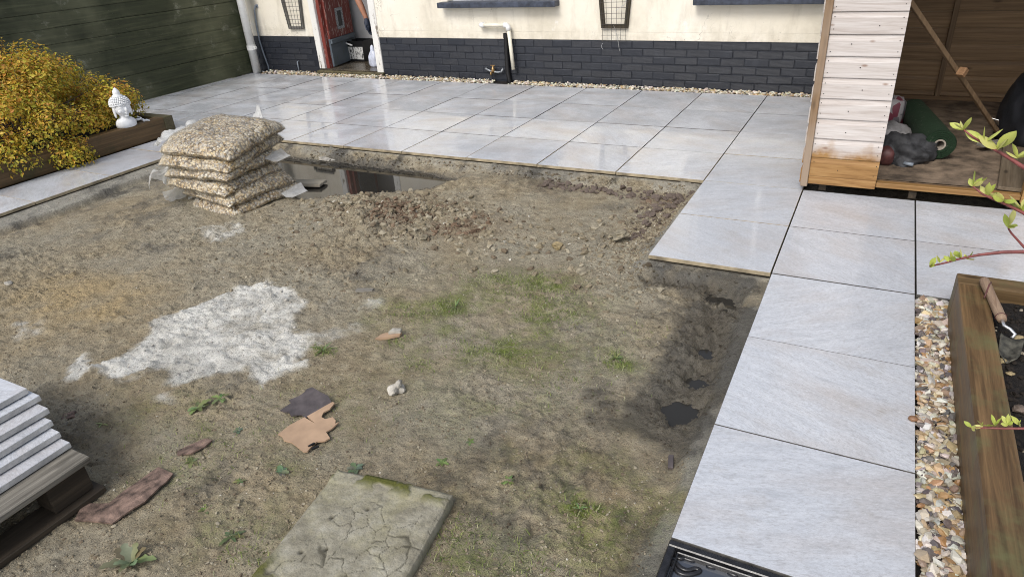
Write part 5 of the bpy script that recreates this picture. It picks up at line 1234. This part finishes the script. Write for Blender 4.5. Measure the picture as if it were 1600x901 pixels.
for k in range(15):
    z = .045+k*.121
    o = place(sme, 'side_board', shed, (0, SD-.001, z), -PI/2)
    if 8 <= k <= 12: continue  # boards left out for an unseen opening added to let light in
    o = place(sme, 'side_board', shed, (SX1, .013, z), PI/2)
for a, b in ((.013, .5), (1.7, SD-.001)):
    m = MB(); m.box(SX1, SX1+.014, a, b, .045+8*.121, .045+13*.121-.002); m.build('side_panel', M['shed_board'], shed)
m = MB(); m.box(SX1+.002, SX1+.008, .5, 1.7, .045+8*.121, .045+13*.121); gl = m.build('added_light_pane', M['interior'], shed)  # pane of the added opening that lights the shed interior
gg = G('added_clear_glazing'); tr = gg.n('BsdfTransparent', {0: (.9, .93, .93, 1)}); gls = gg.n('BsdfGlossy', {'Roughness': .05}); mx = gg.n('MixShader', {0: .1, 1: tr.outputs[0], 2: gls.outputs[0]}); gg.t.links.new(mx.outputs[0], gg.out.inputs[0]); gl.data.materials[0] = gg.m
for xx in (.10, .755, 1.4, 1.9):
    m = MB(); m.box(xx-.019, xx+.019, SD-.036, SD-.001, .09, SH-.02); m.build('stud', M['shed_stud'], shed, bevel=.002)
m = MB(); m.box(.02, SX1-.02, SD-.04, SD-.0005, .088, .089+.028); m.build('base_rail', M['shed_in'], shed)
for side in (.018, SX1-.018):
    for yy in (.7, 1.5):
        m = MB(); m.box(side-.018, side+.018, yy-.019, yy+.019, .09, SH-.02); m.build('stud', M['shed_stud'], shed, bevel=.002)
m = MB(); m.add([(-.1, -.12, SH+.005), (SX1+.1, -.12, SH+.005), (SX1+.1, SD+.12, SH-.005), (-.1, SD+.12, SH-.005), (-.1, -.12, SH+.03), (SX1+.1, -.12, SH+.03), (SX1+.1, SD+.12, SH+.02), (-.1, SD+.12, SH+.02)], [(3, 2, 1, 0), (4, 5, 6, 7), (0, 1, 5, 4), (1, 2, 6, 5), (2, 3, 7, 6), (3, 0, 4, 7)]); m.build('roof', M['roof'], shed)
m = MB(); m.box(.0, SX1, .0, SD, SH-.022, SH-.008); m.build('bounce_board', M['shed_sill'], shed)  # pale wooden sheet added under the roof to bounce light inside

# in the shed
def shed_obj(o, label, cat, group=None): tag(o, label, cat, group); return o
p0, p1 = Vector(onz(1465, 224, .185)), Vector((-.05, 1.36, .185)); p0 = Vector((.098, .53, .188)); d = (p1-p0).normalized()
tr_ = thing('turf_roll', 'rolled length of dark green artificial turf on the shed floor', 'turf roll', (p0.x, p0.y, .092)); r0 = .090
m = MB(); off = Vector((0, 0, r0+.004)); LL = (p1-p0).length
sd_ = d.cross(Vector((0, 0, 1))).normalized(); nn = 40; V = []; F = []; ns = 12
for i in range(ns+1):
    for k in range(nn):
        a = 2*PI*k/nn; rr = r0*(1+.03*mnoise.noise(Vector((i*.7, math.cos(a)*1.5, math.sin(a)*1.5)))); V.append(d*LL*i/ns+off+(sd_*math.cos(a)+Vector((0, 0, 1))*math.sin(a))*rr)
for i in range(ns):
    for k in range(nn): F.append((i*nn+k, i*nn+(k+1) % nn, (i+1)*nn+(k+1) % nn, (i+1)*nn+k))
m.add(V, F); m.build('turf', M['turf'], tr_, smooth=True)
m = MB(); V = []; ri = .034
for k in range(nn):
    a = 2*PI*k/nn; e = sd_*math.cos(a)+Vector((0, 0, 1))*math.sin(a); V += [off+e*r0*.99-d*.001, off+e*ri-d*.001, off+e*ri+d*.3]
F = []
for k in range(nn): a, b = 3*k, 3*((k+1) % nn); F += [(a, a+1, b+1, b), (a+1, a+2, b+2, b+1)]
m.add(V, F); m.build('turf_end', M['turf'], tr_, smooth=False)
m = MB(); P = []
for i in range(70):
    a = i*.33; rr = .038+(r0-.040)*i/69; P.append(off-d*.004+(sd_*math.cos(a)+Vector((0, 0, 1))*math.sin(a))*rr)
m.tube(P, .0022, 5); m.build('turf_layers', M['turf'], tr_)
m = MB(); V = []
for k in range(nn):
    a = 2*PI*k/nn; e = sd_*math.cos(a)+Vector((0, 0, 1))*math.sin(a); V += [off+e*ri*.99-d*.004, off+e*ri*.72-d*.004, off+e*ri*.72+d*.25, off+e*ri*.99+d*.25]
F = []
for k in range(nn): a, b = 4*k, 4*((k+1) % nn); F += [(a, a+1, b+1, b), (a+1, a+2, b+2, b+1), (a+3, a, b, b+3)]
m.add(V, F); m.build('cardboard_core', M['turf_core'], tr_, smooth=False)
def crumple(name, loc, sz, mat, label, cat, seed, amp=.5):
    V_, F_ = ico(4); m = MB(); o_ = Vector((seed*3.1, seed*1.7, 0)); V = []
    for p in V_:
        k = 1+amp*mnoise.noise(p*1.6+o_)+amp*.5*(1-2*abs(mnoise.noise(p*3.5+o_)))+amp*.2*mnoise.noise(p*9+o_); V.append((p.x*sz[0]*k, p.y*sz[1]*k, max(-.25, p.z)*sz[2]*k+sz[2]*.25))
    m.add(V, F_); o = m.build(name, mat, None, smooth=True, loc=loc); tag(o, label, cat); return o
crumple('crumpled_tarp', (-.085, .53, .09), (.15, .14, .105), M['cloth'], 'crumpled dark grey sheeting heaped beside the turf roll', 'sheeting', 2, .45)
crumple('black_cover', (.62, 1.18, .09), (.17, .34, .36), M['cloth_black'], 'black cover bulging at the right inside the shed doorway', 'cover', 4, .15)
pb = thing('printed_sack', 'red and white printed sack standing behind the turf roll', 'sack', (-.235, 1.18, .09), .15)
V_, F_ = ICO3; m = MB(); m.add([(math.copysign(abs(p.x)**.35, p.x)*.13*(1+.12*mnoise.noise(p*2.3)), p.y*.08, math.copysign(abs(p.z)**.35, p.z)*.115*(1+.15*mnoise.noise(p*2.7))+.12) for p in V_], F_); m.build('sack_body', M['print_bag'], pb, smooth=True)
crumple('grey_sack', (-.19, .88, .09), (.15, .12, .10), M['grey_bag'], 'slumped shiny grey plastic sack between printed sack and dark sheeting', 'sack', 7, .3)
m = MB(); m.stone((0, 0, 0), (.05, .05, .055), Matrix.Identity(3), ICO3, 2, .25); o = m.build('red_pot', M['red'], None, smooth=True, loc=(-.185, .36, .143)); tag(o, 'dull red rounded object at the edge of the shed doorway', 'pot')
m = MB(); m.tube([(0, 0, 0), (.05, -.02, 0)], .011, 10); o = m.build('grey_tube', M['cable'], None, smooth=True, loc=(-.08, .36, .105)); tag(o, 'short grey tube end lying below the dark sheeting', 'tube')
pk = thing('floor_plank', 'wide loose plank lying along the shed floor by the doorway', 'plank', (.45, .03, .094), -.115)
m = MB(); m.box(-.075, .075, 0, 2.0, .0, .020); m.build('board', M['plank_y'], pk, bevel=.002)
o = timber('cross_offcut', 1550, 221, (.26, .055, .02), .75, M['plank_x'], 'short grey offcut lying diagonally across the shed plank'); o.location = (.435, .87, .119)
o.rotation_euler = (0, 0, .72)
# leaning timber with bracket
b = Vector(onz(1561, 209, .135)); a = Vector(ony(1424, 6, .13)); a = b+(a-b)*1.12; d = (b-a); Lb = d.length; d.normalize()
br = thing('leaning_timber', 'thin timber leaning diagonally across the shed doorway with metal bracket', 'timber', tuple(b)); q = d.to_track_quat('X', 'Z').to_matrix()
m = MB(); m.obox(-d*Lb/2, (Lb, .018, .028), q); m.build('batten', M['shed_stud'], br, bevel=.002)
m = MB(); m.obox(-d*.13+q @ Vector((0, 0, .0195)), (.085, .055, .003), q @ Matrix.Rotation(.3, 3, 'Z')); bk = m.build('bracket', M['steel'], br)
m = MB()
for s in (-1, 1): m.obox(-d*.13+q @ Vector((s*.022, s*.012, .0216)), (.012, .012, .002), q)
m.build('screw_hole', M['nail'], bk)
m = MB(); m.obox(-d*.78+q @ Vector((0, -.03, .0)), (.03, .045, .05), q); m.build('block', M['block'], br, bevel=.002)

# ================================================================== SMALL STUFF ON THE SOIL
rs = random.Random(17); m = MB(); pts = []
def inpit(x, y): return (-5.55 < x < -1.24 and y < -.03) or (-1.24 <= x < -.64 and y < -1.24)
N = 18000
xs = []; ys = []; sz = []
while len(xs) < N:
    k = rs.random()
    if k < .62:                                # uniform over what the camera sees
        px, py = rs.uniform(-40, 1180), rs.uniform(235, 920); c = onz(px, py, -.06); x, y = c[0], c[1]; s_ = rs.choice((.0022, .003, .004, .005))*rs.uniform(.7, 1.5)
    elif k < .80: x, y = rs.gauss(-2.85, .42), rs.gauss(-1.04, .17); s_ = rs.uniform(.003, .010)*rs.choice((.6, .8, 1, 1.3, 2.6))
    elif k < .94: x, y = rs.gauss(-1.28, .16), rs.gauss(-.8, .35); s_ = rs.uniform(.003, .011)
    elif k < .965: x = rs.uniform(-4.6, -1.3); y = -abs(rs.gauss(.05, .035))-.012; s_ = rs.uniform(.004, .015)
    else: c = onz(rs.gauss(470, 90), rs.gauss(400, 40), -.06); x, y = c[0], c[1]; s_ = rs.uniform(.003, .012)
    if len(xs) % 90 == 0: x, y = (rs.gauss(-2.7, .6), rs.gauss(-1.05, .28)) if rs.random() < .6 else (rs.gauss(-1.5, .3), rs.gauss(-1.05, .3)); s_ = rs.uniform(.012, .028)
    if inpit(x, y): xs.append(x); ys.append(y); sz.append(s_)
Hh, AA = terrain(np.array(xs), np.array(ys))
CP = [(.20, .165, .11), (.25, .21, .14), (.29, .245, .17), (.16, .125, .085), (.34, .30, .22)]
for i, (x, y, s_) in enumerate(zip(xs, ys, sz)):
    q = rs.random(); col = rs.choice(CP)
    if AA['red'][i] > .3 and q < .7: col = rs.choice([(.15, .10, .065), (.10, .066, .043), (.21, .15, .10)])
    elif AA['cem'][i] > .3: col = (.45, .43, .38)
    elif q < .05: col = (.55, .52, .44); s_ *= .6
    wk = 1-.78*float(AA['wet'][i]); col = tuple(v_*wk for v_ in col)
    m.stone((x, y, float(Hh[i])+s_*.05), (s_, s_*rs.uniform(.6, .95), s_*rs.uniform(.4, .7)), rrot(rs), ICO1 if s_ > .006 else OCT if False else ICO1, i, .8, col)
o = m.build('soil_crumbs', M['clod']); tag(o, 'scattered crumbs and clods of soil over the dug ground', 'soil', kind='stuff')

# moss and grass
def blade(m, p, d, L, w_, col):
    s_ = d.cross(Vector((0, 0, 1)));
    if s_.length < .05: s_ = Vector((1, 0, 0))
    s_ = s_.normalized()*w_; q = p+d*L*.55+Vector((0, 0, L*.05)); r_ = p+d*L-Vector((0, 0, L*.18))
    m.add([p-s_, p+s_, q+s_*.7, q-s_*.7, r_], [(0, 1, 2, 3), (3, 2, 4)], 0, col)
GP = [(835, 445, .20, .15, 1100), (705, 478, .10, .09, 520), (860, 485, .16, .10, 600), (640, 485, .10, .07, 260), (765, 545, .22, .10, 500), (960, 560, .06, .05, 260), (505, 545, .06, .03, 160), (910, 795, .05, .04, 110), (700, 855, .09, .09, 150), (820, 870, .2, .08, 130), (725, 820, .05, .05, 70),
      (760, 430, .2, .1, 260), (1000, 520, .1, .1, 60), (540, 640, .3, .2, 120), (330, 700, .25, .2, 160), (620, 530, .06, .05, 120), (655, 565, .08, .05, 120), (400, 870, .1, .06, 120), (880, 590, .2, .15, 160)]
rs = random.Random(23); gx = []; gy = []
for px, py, rx, ry, n in GP:
    c = onz(px, py, -.06)
    for _ in range(int(n*1.45)): gx.append(rs.gauss(c[0], rx*.6)); gy.append(rs.gauss(c[1], ry*.6))
gh, _a = terrain(np.array(gx), np.array(gy)); m = MB()
GC = [(.15, .19, .045), (.22, .27, .07), (.31, .34, .12), (.11, .15, .04), (.38, .38, .22)]
for x, y, z in zip(gx, gy, gh):
    if not inpit(x, y): continue
    a = rs.uniform(0, 6.28); e = rs.uniform(.15, 1.1); blade(m, Vector((x, y, z-.002)), Vector((math.cos(a)*math.cos(e), math.sin(a)*math.cos(e), math.sin(e))), rs.uniform(.009, .034), rs.uniform(.0007, .0016), rs.choice(GC))
o = m.build('sparse_grass', M['blade']); tag(o, 'thin tufts of grass and moss growing through the bare soil', 'grass', kind='stuff')
# weeds, one by one
def weed(px, py, r_, n, label, seed, cols, wide=.3, up_a=(.15, .6)):
    c = at(px, py); t = thing('weed', label, 'weed', tuple(c)); rs = random.Random(seed)
    for k in range(n):
        m = MB(); a = 2*PI*k/n+rs.uniform(-.4, .4); e = rs.uniform(*up_a); ax = Vector((math.cos(a)*math.cos(e), math.sin(a)*math.cos(e), math.sin(e))); sd_ = Vector((-math.sin(a), math.cos(a), 0)); L = r_*rs.uniform(.6, 1.1); w_ = L*wide*.5; vs = []
        col = tuple(x*rs.uniform(.8, 1.2) for x in rs.choice(cols))
        for i in range(7):
            f = i/6; ww = w_*(math.sin(PI*min(.97, f*.9+.06))**.8)*(1+(.35 if i % 2 else -.2)); q = ax*L*f-Vector((0, 0, 1))*L*.35*f*f
            q.z = max(q.z, .002)
            vs += [q-sd_*ww+Vector((0, 0, ww*.3)), q, q+sd_*ww+Vector((0, 0, ww*.3))]
        fs = []
        for i in range(6): fs += [(3*i, 3*i+1, 3*i+4, 3*i+3), (3*i+1, 3*i+2, 3*i+5, 3*i+4)]
        m.add(vs, fs, 0, col); m.build('leaf', M['leaf'], t, smooth=True)
WC = [(.17, .22, .08), (.24, .29, .12), (.13, .18, .06)]; WG = [(.20, .24, .16), (.15, .19, .12)]
weed(206, 880, .10, 10, 'broad jagged leaved weed nearest the brown card strip and pallet', 1, [(.20, .23, .12), (.26, .29, .17), (.15, .18, .09)], .30, (.35, 1.0))
weed(310, 637, .06, 9, 'leafy pale green weed below the cement powder patch', 2, WC, .35); weed(345, 622, .045, 7, 'smaller pale weed touching the cement powder patch edge', 3, WC, .35)
weed(505, 548, .07, 12, 'strappy grass weed at the right edge of the cement powder', 4, WC, .10, (.2, .9)); weed(440, 737, .035, 11, 'low grey green rosette weed below the tan cardboard', 5, WG, .5)
weed(556, 732, .035, 10, 'low grey green weed touching the mossy concrete slab', 6, WG, .5); weed(300, 722, .04, 6, 'small weed between brown scrap and tan cardboard', 7, WC, .4)
weed(372, 672, .03, 8, 'tiny bluish weed left of the cardboard pieces', 8, WG, .5); weed(375, 752, .025, 6, 'tiny green weed between cardboard and concrete slab', 9, WC, .4)
weed(160, 662, .04, 5, 'thin pale weed beside the stacked tiles', 10, [(.3, .32, .14)], .2); weed(690, 722, .03, 6, 'small green weed past the corner of the concrete slab', 11, WC, .4)
weed(735, 690, .02, 5, 'tiny weed on bare soil between pale stone and concrete slab', 12, WC, .4); weed(712, 480, .06, 12, 'tuft of green grass below the crumbly soil mound', 13, WC, .10, (.4, 1.1))
weed(320, 797, .03, 6, 'small green weed on soil right of the brown strip', 14, WC, .4); weed(362, 838, .045, 9, 'ragged dark green weed left of the concrete slab', 15, [(.12, .15, .07)], .3)
weed(962, 560, .05, 12, 'grass tuft between moss patch and muddy pools', 16, WC, .12, (.4, 1.1)); weed(905, 795, .04, 9, 'grass tuft between concrete slab and bottom tile', 17, WC, .15, (.3, 1.0))
weed(795, 752, .03, 7, 'little weed near the corner of the concrete slab on trodden soil', 18, WC, .3)
